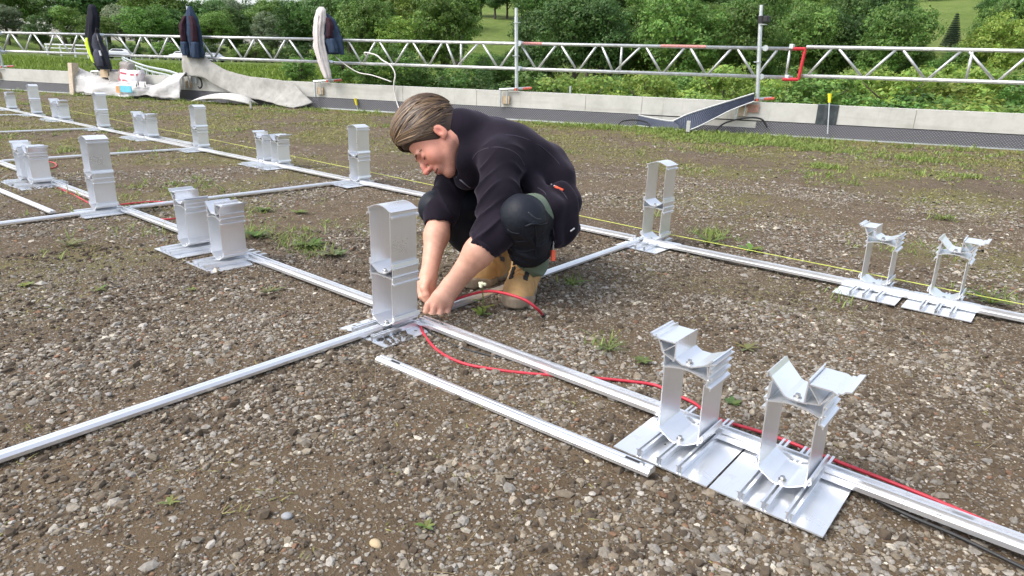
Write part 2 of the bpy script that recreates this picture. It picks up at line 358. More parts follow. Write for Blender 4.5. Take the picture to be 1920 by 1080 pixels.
# dry yellow-green moss sprigs
cand = polar_pts(70000, 1.0, 16, p=1.0); mo = moss_amount(cand[:, 0], cand[:, 1])
T = cand[rng.uniform(0, 1, len(cand)) < (mo**1.5*1.4+.035)]
nb = 3; base = np.repeat(T, nb, 0)+rng.normal(0, .015, (len(T)*nb, 2)); n_ = len(base); near = np.hypot(base[:, 0], base[:, 1])
o1 = blades('moss', base, rng.uniform(.010, .030, n_)*np.clip(near/5, .7, 1.6), rng.uniform(.0012, .003, n_)*np.clip(near/4, .8, 2.5), rng.uniform(0, 6.28, n_), rng.uniform(.5, 1.5, n_), M_blade,
            gcol(n_, (.13, .135, .035), (.36, .33, .12)))
tag(o1, 'dry yellowish moss and sedum sprigs between the stones', 'moss', kind='stuff')
P = polar_pts(3000, .75, 6.5, p=.9); n_ = len(P)
o1 = blades('straw', P, rng.uniform(.02, .11, n_), rng.uniform(.0003, .0009, n_), rng.uniform(0, 6.28, n_), rng.uniform(1.2, 1.55, n_), M_blade, gcol(n_, (.10, .065, .035), (.42, .34, .20)), curl=.15, flat=.6)
tag(o1, 'thin dry stalks and rootlets lying on the gravel', 'straw', kind='stuff')

# ---------------------------------------------------------------- parapet
def bar(mb, s0, s1, z0, z1, o0, o1, m=0):
    P8 = [PP(s0, z0, o0), PP(s1, z0, o0), PP(s1, z0, o1), PP(s0, z0, o1), PP(s0, z1, o0), PP(s1, z1, o0), PP(s1, z1, o1), PP(s0, z1, o1)]
    mb.add(P8, [(0, 3, 2, 1), (4, 5, 6, 7), (0, 1, 5, 4), (1, 2, 6, 5), (2, 3, 7, 6), (3, 0, 4, 7)], m)
m, t, b = new_mat('raw_concrete'); co = coords(t); co2 = coords(t, 'Object', (.5, .5, 6))
n1 = noise(t, co, 3.5, 8, .7); n2 = noise(t, co2, 1.6, 5, .6); n3 = noise(t, co, 70, 3)
c = ramp(t, n1, [(.28, (.42, .41, .37)), (.52, (.52, .51, .47)), (.75, (.60, .585, .54))])
c = mix(t, ramp(t, n2, [(.52, 0.0), (.72, .45)]), c, (.34, .32, .28)); c = mix(t, ramp(t, n3, [(.68, 0.0), (.74, .5)]), c, (.20, .19, .17))
drip = noise(t, coords(t, 'Object', (6, 6, .7)), 1.5, 5, .7); c = mix(t, ramp(t, drip, [(.60, 0.0), (.72, .35)]), c, (.27, .25, .22))
t.links.new(c, b.inputs['Base Color']); b.inputs['Roughness'].default_value = .9; bump(t, b, n3, .25, .006); M_conc = m
pw = empty('parapet_wall', (0, 0, 0), 0, 'low pale concrete parapet wall along the far edge of the roof', 'wall')
mb = MB(); SJ = [-44, -34, -27, -22.6, -18.6, -14.6, -10.4, -8.9, -6.9, -5.95, -2.0, 2.0, 6, 10]
for a_, c_ in zip(SJ[:-1], SJ[1:]): bar(mb, a_+.004, c_-.004, -.3, .485, 0, .24)
bar(mb, SJ[0], SJ[-1], -.3, .478, .01, .23); mb.build('concrete_wall', M_conc, pw)
def dimple(name, col):
    m, t, b = new_mat(name); co = coords(t)
    mp = t.nodes.new('ShaderNodeMapping'); mp.inputs['Rotation'].default_value = (0, 0, -math.atan(PS)); t.links.new(co, mp.inputs[0])
    sx = t.nodes.new('ShaderNodeSeparateXYZ'); t.links.new(mp.outputs[0], sx.inputs[0])
    cb = t.nodes.new('ShaderNodeCombineXYZ')
    for k, (i, f) in enumerate(((0, 1), (2, 1))):
        q = t.nodes.new('ShaderNodeMath'); q.operation = 'MULTIPLY'; t.links.new(sx.outputs[i], q.inputs[0]); q.inputs[1].default_value = f; t.links.new(q.outputs[0], cb.inputs[k])
    mp2 = t.nodes.new('ShaderNodeMapping'); mp2.inputs['Rotation'].default_value = (0, 0, .785); mp2.inputs['Scale'].default_value = (40, 40, 40); t.links.new(cb.outputs[0], mp2.inputs[0])
    vo = N(t, 'ShaderNodeTexVoronoi', Scale=1.0); vo.inputs['Randomness'].default_value = 0.0; t.links.new(mp2.outputs[0], vo.inputs['Vector'])
    h = ramp(t, vo.outputs['Distance'], [(.18, 1.0), (.42, 0.0)])
    t.links.new(mix(t, h, [q*.6 for q in col], [min(1, q*1.4) for q in col]), b.inputs['Base Color'])
    b.inputs['Roughness'].default_value = .42; bump(t, b, h, 1.0, .012); return m
M_dimp = dimple('dimpled_membrane', (.185, .185, .205)); M_dimp2 = dimple('dimpled_membrane_blue', (.10, .115, .155))
mb = MB(); bar(mb, -44, -5.95, .0, .204, -.016, -.001); bar(mb, -4.15, 10, .0, .200, -.016, -.001)
bar(mb, -5.95, -4.15, .0, .10, -.014, -.001)
mb.build('dimpled_membrane', M_dimp, pw)
mb = MB(); bar(mb, -44, 10, .198, .214, -.003, -.0005); mb.build('dark_joint', M_dark, pw)
es = MB(); bar(es, -44, -14.9, -.02, .02, -.028, -.018); bar(es, -12.2, -6.0, -.02, .022, -.028, -.018); bar(es, -4.0, 10, -.02, .018, -.028, -.018)
o = es.build('edging_strip', M_galv); tag(o, 'thin pale metal edging strip at the foot of the dimpled membrane', 'edging')
# dark patch of bitumen tape over the parapet
mb = MB(); s0, s1 = -3.31, -3.02
prof = [(-.004, .205), (-.007, .30), (-.004, .40), (-.006, .488), (.05, .492), (.24, .491)]
for k in range(6):
    a_, c_ = s0+(s1-s0)*k/6, s0+(s1-s0)*(k+1)/6; wv = .004*math.sin(k*2.3)
    for (o0, z0), (o1_, z1) in zip(prof[:-1], prof[1:]):
        mb.add([PP(a_, z0, o0-wv*(z0 > .25)), PP(c_, z0, o0+wv*(z0 > .25)), PP(c_, z1, o1_+wv*(o1_ < 0)), PP(a_, z1, o1_-wv*(o1_ < 0)),
                PP(a_, z0-.002, o0+.004), PP(c_, z0-.002, o0+.004), PP(c_, z1-.003, o1_+.004), PP(a_, z1-.003, o1_+.004)], [(0, 1, 2, 3), (7, 6, 5, 4), (0, 3, 7, 4), (1, 5, 6, 2)])
o = mb.build('tape_patch', plain('bitumen_tape', (.045, .055, .06), .42, var=.35, nscale=12, bumps=.5), smooth=False)
tag(o, 'dark grey bitumen tape patch stuck over the concrete parapet at the right', 'patch')

# building side below the roof edge
mb = MB(); bar(mb, -44, 10, -5.5, -.301, .02, .22)
o = mb.build('building_facade', plain('render_grey', (.45, .44, .42), .9)); tag(o, 'rendered outer face of the building below the parapet', 'building')

# ---------------------------------------------------------------- terrain
def smooth(a, b_, x): k = np.clip((x-a)/(b_-a), 0, 1); return k*k*(3-2*k)
def terr(x, y):
    r = np.hypot(x, y)+1e-6; fx = x*_rt[0]+y*_rt[1]; fy = -x*_rt[1]+y*_rt[0]   # screen-right / forward
    ph = np.degrees(np.arctan2(fx, fy))
    left = 1-smooth(-12, -5, ph)
    zl = -4.2+3.9*smooth(15, 34, r)+.7*smooth(40, 110, r)+2.2*smooth(95, 125, r)*smooth(-33, -39, ph)+5*smooth(170, 250, r)
    zr = -4.2+.8*smooth(12, 25, r)+smooth(22, 80, r)*3.2+np.maximum(r-78, 0)*.15
    z = left*zl+(1-left)*zr
    return np.where(fy > 0, z, -4.2)+.15*vnoise(x, y, 61, 3, .05)
nA, nR = 260, 120
ang = np.radians(np.linspace(-100, 100, nA)); R = 13*(420/13)**np.linspace(0, 1, nR)
A, RR = np.meshgrid(ang, R); fx, fy = np.sin(A)*RR, np.cos(A)*RR
X = fx*_rt[0]-fy*_rt[1]; Y = fx*_rt[1]+fy*_rt[0]
dd = (Y-PB-PS*X)*PC; Z = terr(X, Y); Z = np.where(dd < 1.0, -5.0, Z)
V = np.stack([X, Y, Z], -1).reshape(-1, 3); i = np.arange(nR-1)[:, None]; j = np.arange(nA-1)[None, :]
Fq = np.stack([i*nA+j, (i+1)*nA+j, (i+1)*nA+j+1, i*nA+j+1], -1).reshape(-1, 4)[:, ::-1]
m, t, b = new_mat('meadow_grass'); co = coords(t)
c = ramp(t, noise(t, co, .9, 8, .75), [(.25, (.075, .120, .025)), (.5, (.135, .195, .045)), (.75, (.22, .27, .075))])
c = mix(t, ramp(t, noise(t, co, .06, 4), [(.45, 0.0), (.6, .55)]), c, (.22, .26, .085))
t.links.new(c, b.inputs['Base Color']); b.inputs['Roughness'].default_value = .95; b.inputs['Specular IOR Level'].default_value = .1
bump(t, b, noise(t, co, 3, 6, .8), 1.0, .4)
o = fast('terrain', V, Fq, m, smooth=True); tag(o, 'grassy ground and hillside beyond the building', 'terrain', kind='structure')
# horizon sheet far beyond, under everything
mb = MB(); mb.box((-1500, -1500, -5.3), (1500, 1500, -5.15)); o = mb.build('far_ground', m); tag(o, 'wide green lowland around the building', 'ground', kind='structure')
# tall bank grass at the left
def ph_of(px): return math.atan((px-960)/F)
def beyond(px, w_):            # terrain point seen in photo column px at depth w_
    p_ = at(px, 130, w_); return np.array([p_[0], p_[1], float(terr(p_[0], p_[1]))])
n_ = 26000; pxs = rng.uniform(-60, 760, n_); ws = rng.uniform(24, 74, n_)**1.0
B2 = np.stack([at(a_, 120, b_)[:2] for a_, b_ in zip(pxs, ws)])
def blades_far(name, B2, ln, wd, cols, mat):
    n = len(B2); a = rng.uniform(0, 3.14, n); z = terr(B2[:, 0], B2[:, 1]); dx = np.cos(a)*wd; dy = np.sin(a)*wd
    tx = rng.normal(0, .35, n)*ln; ty = rng.normal(0, .35, n)*ln
    V = np.stack([np.stack([B2[:, 0]-dx, B2[:, 1]-dy, z-.02], -1), np.stack([B2[:, 0]+dx, B2[:, 1]+dy, z-.02], -1), np.stack([B2[:, 0]+tx, B2[:, 1]+ty, z+ln], -1)], 1).reshape(-1, 3)
    return fast(name, V, np.arange(3*n).reshape(-1, 3), mat, col=np.repeat(cols, 3, 0))
o = blades_far('bank_grass', B2, rng.uniform(.15, .42, n_), rng.uniform(.05, .13, n_), gcol(n_, (.08, .14, .02), (.27, .36, .06)), M_blade)
tag(o, 'tall bright green grass on the bank beyond the parapet', 'grass', kind='stuff')
# curving road with guard rail and cars
def road_pt(u):     # u 0..1 ; passes from far right to near left bend and back
    P_ = [(470, 125), (380, 120), (300, 110), (250, 97), (233, 78), (238, 58), (260, 42), (300, 32), (372, 27.5), (470, 22.5)]
    k = u*(len(P_)-1); i = min(int(k), len(P_)-2); f = k-i
    q = [P_[max(0, i-1)], P_[i], P_[i+1], P_[min(len(P_)-1, i+2)]]
    c = [.5*((2*q[1][j])+(-q[0][j]+q[2][j])*f+(2*q[0][j]-5*q[1][j]+4*q[2][j]-q[3][j])*f*f+(-q[0][j]+3*q[1][j]-3*q[2][j]+q[3][j])*f**3) for j in (0, 1)]
    return beyond(*c)
gr = empty('guard_rail', road_pt(.5), 0, 'curving galvanised guard rail bending round the grass beyond the parapet', 'guard rail')
g0 = road_pt(.5)
pts = np.array([road_pt(u)-g0+np.array([0, 0, .62]) for u in np.linspace(0, 1, 70)]); pts[:, 2] = np.convolve(np.pad(pts[:, 2], 8, 'edge'), np.ones(17)/17, 'valid')
mb = MB()
for dz in (-.10, .10): mb.tube([p+np.array([0, 0, dz]) for p in pts], .055, 6)
mb.build('rail_beam', M_galv, gr)
for u in np.linspace(.02, .98, 34):
    p = road_pt(u)-g0; mb = MB(); mb.box((p[0]-.05, p[1]-.05, p[2]-.3), (p[0]+.05, p[1]+.05, p[2]+.58)); mb.build('rail_post', M_galv, gr)
# the road strip outside the rail
mb = MB(); L_ = [road_pt(u) for u in np.linspace(0, 1, 80)]
V = []; 
for i_, p in enumerate(L_):
    d = L_[min(i_+1, 79)]-L_[max(0, i_-1)]; d[2] = 0; d /= np.linalg.norm(d)+1e-9; nrm = np.array([-d[1], d[0], 0])
    for o_ in (-.5, -6.0):
        q = p+nrm*o_; V.append((q[0], q[1], float(terr(q[0], q[1]))+.06))
mb.add(V, [(2*k, 2*k+1, 2*k+3, 2*k+2) for k in range(79)])
o = mb.build('road', plain('asphalt', (.09, .09, .09), .9)); tag(o, 'grey asphalt road curving past the grass bank', 'road', kind='structure')
# hill road edge (long white rail on the left, behind the bank)
mb = MB(); a_ = beyond(40, 92); b_ = beyond(200, 88); c_ = beyond(40, 92)
rail_far = empty('bridge_railing', beyond(110, 90), 0, 'long white railing low in front of the forest at the left', 'railing')
q0 = beyond(110, 90)
for z_, h_ in ((1.0, .07), (1.45, .09)): mb.tube([beyond(p_, 90)*[1, 1, 0]+[0, 0, q0[2]+z_]-q0 for p_ in (92, 120, 150, 172)], h_, 6)
mb.build('rail_beam', plain('white_paint', (.75, .76, .76), .6), rail_far)
for p_ in (95, 120, 146, 170):
    mb = MB(); q = beyond(p_, 90)-q0; mb.box((q[0]-.08, q[1]-.08, -.4), (q[0]+.08, q[1]+.08, 1.45)); mb.build('rail_post', plain('white_paint', (.7, .7, .7), .6), rail_far)
def car(px, w_, col, rz, label):
    p = beyond(px, w_); e = empty('parked_car', p+np.array([0, 0, .06]), rz, label, 'car')
    mb = MB(); prof = [(-2.2, .35), (-2.2, .85), (-1.9, 1.0), (-1.2, 1.05), (-.55, 1.5), (.9, 1.52), (1.6, 1.05), (2.1, .92), (2.2, .6), (2.2, .35)]
    n = len(prof); V = [(x, -.88*(1 if z < 1.1 else .8), z) for x, z in prof]+[(x, .88*(1 if z < 1.1 else .8), z) for x, z in prof]
    mb.add(V, [tuple(range(n)), tuple(range(2*n-1, n-1, -1))]+[(i, n+i, n+(i+1) % n, (i+1) % n) for i in range(n)]); mb.build('car_body', plain('car_paint', col, .25), e)
    g = MB()
    for sy in (-1, 1):
        V = [(-1.0, sy*.865, 1.08), (1.35, sy*.865, 1.08), (.85, sy*.74, 1.45), (-.5, sy*.74, 1.45)]; g.add(V, [(0, 1, 2, 3)])
    g.build('side_window', plain('car_glass', (.03, .035, .04), .1), e)
    for sx in (-1.35, 1.35):
        for sy in (-.82, .82):
            mb = MB(); mb.tube([(sx, sy-.1, .33), (sx, sy+.1, .33)], .33, 14); mb.build('wheel', M_black, e)
car(344, 118, (.75, .77, .80), .3, 'silver car on the road seen under the navy jacket')
car(226, 104, (.82, .83, .85), .9, 'white car on the road beside the guard rail bend, near the backpack')
car(400, 112, (.35, .37, .40), .3, 'grey car on the road right of the silver car')
# ---------------------------------------------------------------- trees
def tree_mat(name, base, tr=.34):
    m = bpy.data.materials.new(name); m.use_nodes = True; t = m.node_tree; b = t.nodes['Principled BSDF']; out = t.nodes['Material Output']
    a = N(t, 'ShaderNodeAttribute'); a.attribute_name = 'Col'
    oi = t.nodes.new('ShaderNodeObjectInfo'); hv = t.nodes.new('ShaderNodeHueSaturation')
    r1 = t.nodes.new('ShaderNodeMapRange'); r1.inputs['To Min'].default_value = .484; r1.inputs['To Max'].default_value = .512; t.links.new(oi.outputs['Random'], r1.inputs[0]); t.links.new(r1.outputs[0], hv.inputs['Hue'])
    ml = t.nodes.new('ShaderNodeMath'); ml.operation = 'MULTIPLY'; ml.inputs[1].default_value = 7.31; t.links.new(oi.outputs['Random'], ml.inputs[0])
    fr = t.nodes.new('ShaderNodeMath'); fr.operation = 'FRACT'; t.links.new(ml.outputs[0], fr.inputs[0])
    r2 = t.nodes.new('ShaderNodeMapRange'); r2.inputs['To Min'].default_value = .72; r2.inputs['To Max'].default_value = 1.3; t.links.new(fr.outputs[0], r2.inputs[0]); t.links.new(r2.outputs[0], hv.inputs['Value'])
    t.links.new(mix(t, 1.0, a.outputs['Color'], base, 'MULTIPLY'), hv.inputs['Color'])
    t.links.new(hv.outputs[0], b.inputs['Base Color']); b.inputs['Roughness'].default_value = .55; b.inputs['Specular IOR Level'].default_value = .35
    tl = t.nodes.new('ShaderNodeBsdfTranslucent'); t.links.new(hv.outputs[0], tl.inputs[0])
    mx = t.nodes.new('ShaderNodeMixShader'); mx.inputs[0].default_value = tr
    t.links.new(b.outputs[0], mx.inputs[1]); t.links.new(tl.outputs[0], mx.inputs[2]); t.links.new(mx.outputs[0], out.inputs[0]); return m
M_bark = plain('bark', (.095, .080, .062), .95, var=.4, nscale=3, bumps=.6, dist=.05)
M_leafs = {'dark': tree_mat('foliage_dark', (.072, .150, .038)), 'mid': tree_mat('foliage_mid', (.125, .235, .050)),
           'bright': tree_mat('foliage_bright', (.230, .345, .070), .4), 'grey': tree_mat('foliage_grey_green', (.19, .25, .14)), 'fir': tree_mat('foliage_fir', (.045, .085, .050), .05)}
def crown_mesh(seed, n, shape, leaf):
    # unit tree: height 1, crown radius ~.34
    r = np.random.default_rng(seed)
    if shape == 'fir':
        k = r.uniform(0, 1, n)**.7; lay = np.floor(k*16)/16+r.uniform(0, .03, n); rad = (1-lay)*.26*r.uniform(.25, 1, n)**.5+.01; a = r.uniform(0, 6.283, n)
        P = np.stack([np.cos(a)*rad, np.sin(a)*rad, .06+lay*.94-rad*.25], 1); nrm = np.stack([np.cos(a)*.4, np.sin(a)*.4, np.ones(n)*.9], 1); shade = r.uniform(.7, 1.2, n)
    else:
        nb = {'broad': 46, 'tall': 52, 'bush': 30}[shape]; cz = {'broad': .60, 'tall': .58, 'bush': .48}[shape]; hz = {'broad': .36, 'tall': .41, 'bush': .44}[shape]; hr = {'broad': .36, 'tall': .27, 'bush': .46}[shape]
        d = r.normal(0, 1, (nb, 3)); d /= np.linalg.norm(d, axis=1)[:, None]; q = r.uniform(.45, 1.0, nb)**.6
        cen = d*q[:, None]*[hr*.80, hr*.80, hz*.80]+[0, 0, cz]; cen[:, :2] += r.normal(0, .02, (nb, 2))
        br = r.uniform(.075, .155, nb)*({'broad': 1.0, 'tall': .85, 'bush': 1.1}[shape])
        bi = r.choice(nb, n, p=br**2/np.sum(br**2)); e = r.normal(0, 1, (n, 3)); e /= np.linalg.norm(e, axis=1)[:, None]
        e[:, 2] = np.where(e[:, 2] < -.35, -e[:, 2]*.6, e[:, 2])
        # sub clumps on each blob
        nc = 26; sub = r.normal(0, 1, (nb, nc, 3)); sub /= np.linalg.norm(sub, axis=2)[..., None]; ci = r.integers(0, nc, n)
        sd_ = sub[bi, ci]; e = e*.42+sd_; e /= np.linalg.norm(e, axis=1)[:, None]
        P = cen[bi]+e*(br[bi]*r.uniform(.72, 1.08, n)*(1+.22*np.sin(ci*2.4)))[:, None]*[1, 1, .78]
        nrm = e+r.normal(0, .45, (n, 3)); shade = r.uniform(.75, 1.2, nb)[bi]*r.uniform(.8, 1.2, (nb, nc))[bi, ci]*r.uniform(.8, 1.2, n)
    nrm /= np.linalg.norm(nrm, axis=1)[:, None]
    t1 = np.cross(nrm, r.normal(0, 1, (n, 3))); t1 /= np.linalg.norm(t1, axis=1)[:, None]; t2 = np.cross(nrm, t1)
    L = leaf*r.uniform(.6, 1.3, n)[:, None]; W = L*r.uniform(.45, .8, n)[:, None]
    V = np.stack([P-t1*L, P-t2*W*.8+t1*L*.1, P+t1*L+nrm*L*.15, P+t2*W], 1).reshape(-1, 3)
    col = np.repeat(np.clip(shade, .45, 1.7)[:, None]*np.ones(3), 4, 0); col[:, 0] *= np.repeat(r.uniform(.85, 1.25, n), 4)
    return V, np.arange(4*n).reshape(-1, 4), col
def trunk_mesh(seed, shape):
    r = np.random.default_rng(seed+100); mb = MB(); top = .9 if shape == 'fir' else .72
    k = np.linspace(0, 1, 8); pts = [(r.normal(0, .012)*q, r.normal(0, .012)*q, -.08+q*(top+.08)) for q in k]
    mb.tube(pts, list(.028*(1-k*.85)), 7)
    if shape != 'fir':
        for i in range(9):
            z = r.uniform(.18, .55); a = r.uniform(0, 6.283); l = r.uniform(.14, .28)
            p = [np.array([0, 0, z])+np.array([math.cos(a)*l*q, math.sin(a)*l*q, l*.8*q+.05*q*q]) for q in (0, .35, .7, 1)]; mb.tube(p, [.013, .009, .006, .002], 5)
    return mb
PROT = {}
def prototype(kind, shape, mat, seed, n, leaf):
    V, Fc, col = crown_mesh(seed, n, shape, leaf)
    me = fast('crown', V, Fc, M_leafs[mat], col=col, scale=1.0); tr = trunk_mesh(seed, shape).build('trunk', M_bark, scale=1.0, smooth=True)
    PROT[kind] = (me.data, tr.data); bpy.data.objects.remove(me); bpy.data.objects.remove(tr)
for k_, sh_, n_, lf in (('broad', 'broad', 15000, .0135), ('tall', 'tall', 14000, .0125), ('bush', 'bush', 9000, .018)):
    for mt in ('dark', 'mid', 'bright', 'grey'):
        for v_ in (0, 1):
            if (k_, mt) in (('bush', 'grey'), ('bush', 'dark')) and v_: continue
            prototype((k_, mt, v_), sh_, mt, hash_ := (len(PROT)+3)*7, n_, lf)
prototype(('fir', 'fir', 0), 'fir', 'fir', 5, 14000, .024)
NAMES = {'broad': 'broadleaf_tree', 'tall': 'tall_tree', 'bush': 'shrub', 'fir': 'fir_tree'}
CAT = {'broad': 'tree', 'tall': 'tree', 'bush': 'shrub', 'fir': 'fir tree'}
ADJ = {'dark': 'dark green', 'mid': 'mid green', 'bright': 'bright yellow-green', 'grey': 'pale grey-green', 'fir': 'dark blue-green'}
LM = [(-30, 'at the left photo edge'), (70, 'left of the black jacket'), (182, 'behind the black hanging jacket'), (262, 'between black and navy jackets'),
      (355, 'behind the navy jacket'), (440, 'right of the navy jacket'), (520, 'between navy and white jackets'), (606, 'behind the white hanging jacket'), (680, 'just right of the white jacket'),
      (770, 'above the crouching worker\'s head'), (860, 'above the worker\'s back'), (925, 'left of the plain pole'), (985, 'behind the plain pole'), (1060, 'right of the plain pole'), (1150, 'between the two bare poles'),
      (1250, 'well left of the banded pole'), (1340, 'just left of the banded pole'), (1430, 'behind the banded pole'), (1510, 'behind the red end frame'), (1600, 'right of the red end frame'),
      (1690, 'left of the lone fir tree'), (1780, 'right of the lone fir tree'), (1860, 'above the right-hand girder'), (1940, 'at the right photo edge')]
used = {}
def plant(kind, px, topy, w_, wide=1.0, row='', basey=None):
    hw = .36*(topy*-1+150)*wide
    if 45 < w_ < 143 and kind[0] != 'fir':
        for wa, wb, wy in ((922, 950, 62), (1716, 1772, 60)):
            if px+hw > wa and px-hw < wb and topy < wy:
                if px < wa or px > wb: px = wa-hw*.92 if px < (wa+wb)/2 else wb+hw*.92
                else: topy = wy+22
    base = beyond(px, w_); top = at(px, topy, w_)[2]
    if basey is not None: base[2] = at(px, basey, w_)[2]
    h = max(.6, top-base[2]); crown, trunk = PROT[kind]
    lm = min(LM, key=lambda q: abs(q[0]-px))[1]
    noun = {'broad': 'broadleaf tree', 'tall': 'slender tree', 'bush': 'leafy shrub', 'fir': 'fir tree'}[kind[0]]
    lab = f'{ADJ[kind[1]]} {noun} {row} {lm}'.replace('  ', ' ')
    rt = empty(NAMES[kind[0]], base, rnd.uniform(0, 6.28), lab, CAT[kind[0]], 'trees of the '+row if row else 'trees beyond the roof')
    used[lab] = used.get(lab, 0)+1
    rt.scale = (h*S*wide*rnd.uniform(.92, 1.08), h*S*wide*rnd.uniform(.92, 1.08), h*S)
    for nm, d in (('crown', crown), ('trunk', trunk)):
        o = bpy.data.objects.new(nm, d); C.objects.link(o); o.parent = rt
    return rt
J = lambda a: rnd.uniform(-a, a)
# far forest wall on the left
for i, px in enumerate(range(-90, 720, 44)):
    ty = -48+J(12) if px < 330 else (-4+J(8) if px < 640 else -20)
    mt = rnd.choice(['dark', 'mid', 'dark', 'mid']); k = rnd.choice(['broad', 'tall', 'broad'])
    if 430 < px < 480: mt, k = 'grey', 'broad'
    plant((k, mt, i % 2), px+J(8), ty, 172+J(10), 1.2, 'in the back row')
for i, px in enumerate(range(-70, 690, 52)):
    ty = 14+J(16); mt = rnd.choice(['dark', 'mid', 'dark', 'mid', 'grey']); k = rnd.choice(['broad', 'broad', 'tall'])
    plant((k, mt, i % 2), px+J(10), ty, 148+J(8), 1.2, 'in the second row')
for i, px in enumerate(range(215, 680, 46)):
    plant(('bush', rnd.choice(['dark', 'mid']), 0), px+J(10), 78+J(8), 132+J(4), 1.6, 'at the foot of the forest')
# right-hand hillside forest, three depths; leave the two meadow windows open
def open_at(px, ty): return (905 < px < 965) or (1752 < px < 1800)
for i, px in enumerate(range(640, 2060, 50)):
    if 905 < px < 975: continue
    if 1715 < px < 1815: continue
    plant((rnd.choice(['broad', 'tall']), rnd.choice(['dark', 'mid', 'mid']), i % 2), px+J(14), -40+J(22), 128+J(10), 1.1, 'in the back row')
for i, px in enumerate([655, 710, 760, 842, 885, 1000, 1030, 1100, 1172, 1245, 1330, 1405, 1490, 1572, 1640, 1690, 1830, 1905, 1990]):
    plant((rnd.choice(['broad', 'broad', 'tall']), rnd.choice(['dark', 'mid', 'mid', 'bright', 'mid']), i % 2), px+J(8), (-20+J(30)), 84+J(8), 1.0, 'in the second row')
for i, (px, ty, mt) in enumerate([(620, 60, 'bright'), (690, -12, 'mid'), (830, -30, 'mid'), (1075, -30, 'dark'), (1010, 75, 'dark'), (1210, 35, 'mid'), (1330, 25, 'mid'), (1180, 70, 'dark'), (1440, 45, 'mid'), (1545, 40, 'mid'), (1640, 80, 'mid'), (1580, 10, 'dark'), (1860, 20, 'bright'), (1930, 5, 'mid'), (900, 95, 'mid'), (1800, 75, 'mid'), (960, 88, 'mid'), (1015, 5, 'dark'), (1130, -10, 'dark'), (1270, -25, 'mid'), (1390, -10, 'mid'), (1500, -5, 'mid'), (1690, 60, 'mid'), (1680, -10, 'mid'), (1880, -20, 'mid'), (740, 20, 'bright')]):
    plant(('broad', mt, i % 2), px, ty, 52+J(4), .95, 'in the third row')
for i, (px, ty, mt) in enumerate([(560, 95, 'mid'), (640, 92, 'mid'), (735, 60, 'mid'), (810, 108, 'mid'), (890, 112, 'dark'), (1010, 118, 'mid'), (1080, 120, 'bright'), (1150, 125, 'mid'), (1215, 108, 'bright'), (1290, 112, 'mid'), (1365, 95, 'bright'), (1450, 128, 'bright'),
                                 (1530, 100, 'mid'), (1600, 115, 'bright'), (1680, 104, 'bright'), (1760, 112, 'bright'), (1835, 96, 'bright'), (1910, 118, 'bright'), (1985, 100, 'mid')]):
    plant(('bush', mt, i % 2 if mt not in ('dark', 'grey') else 0), px+J(6), ty+J(6), 33+J(3), 1.25, 'in the front row')
for i, px in enumerate(range(1000, 2000, 58)):
    plant(('bush', rnd.choice(['bright', 'bright', 'mid']), i % 2), px+J(10), 162+J(8), 24+J(2), 1.5, 'just behind the parapet')
for i, px in enumerate([872, 900, 926, 948, 975, 1000]):
    plant((rnd.choice(['broad', 'tall']), 'dark', i % 2), px, -42+J(8), 146+J(4), 1.2, 'on the far hilltop')
for i, px in enumerate([1690, 1715, 1740, 1768, 1795, 1825]):
    plant(('broad', 'dark', i % 2), px, -48+J(8), 186+J(6), 1.1, 'on the far hilltop')
for px, ty, w_, mt in ((893, 18, 140, 'mid'), (968, 24, 120, 'dark'), (880, -15, 120, 'dark'), (985, -25, 130, 'mid'), (1696, 30, 120, 'dark'), (1682, -20, 125, 'mid')):
    plant(('tall', mt, int(px) % 2), px, ty, w_+70, .8, 'beside the hill meadow')
for px, ty, w_, mt in ((1838, -25, 104, 'dark'), (1862, -10, 96, 'mid'), (1828, 28, 92, 'mid'), (1895, -35, 112, 'dark'), (1684, 5, 98, 'dark')):
    plant(('broad', mt, int(px) % 2), px, ty, w_, .85, 'in the middle row')
for px, ty, w_ in ((905, 84, 58), (932, 88, 52), (950, 92, 55), (1772, 96, 60), (1720, 98, 64), (1800, 90, 62)):
    plant(('bush', 'mid', 0), px, ty, w_, 1.3, 'in the bushes under the meadow')
plant(('fir', 'fir', 0), 1772, 26, 88, 1.25, 'standing alone on the hill meadow', basey=88)

# ---------------------------------------------------------------- aluminium mounting feet
ADIR = 0.0
TH = .0026
def plate_part(e, y0, D=.275, wd=.235, bentcorner=False):
    mb = MB(); h = wd/2
    mb.box((-h, 0, .004), (h, D, .0075))
    for x in (-.05, 0.0, .05):      # ribs: U-shaped channels standing on the plate
        g = .0042
        mb.ribbon([(x-g, .0078), (x-g, .0265)], 0.002, D+.012, TH); mb.ribbon([(x+g, .0078), (x+g, .0265)], 0.002, D+.012, TH)
        mb.ribbon([(x-g-.0015, .0250), (x-g-.0045, .0250)], .002, D+.012, TH); mb.ribbon([(x+g+.0015, .0250), (x+g+.0045, .0250)], .002, D+.012, TH)
    mb.build('base_plate', M_aluP, e)
def bolt(e, x, y, z, r=.007):
    mb = MB(); mb.tube([(x, y, z), (x, y, z+.003)], r*1.25, 12); mb.tube([(x, y, z+.003), (x, y, z+.010)], r*.78, 6); mb.tube([(x, y, z-.022), (x, y, z)], r*.45, 8)
    mb.build('bolt', M_bolt, e)
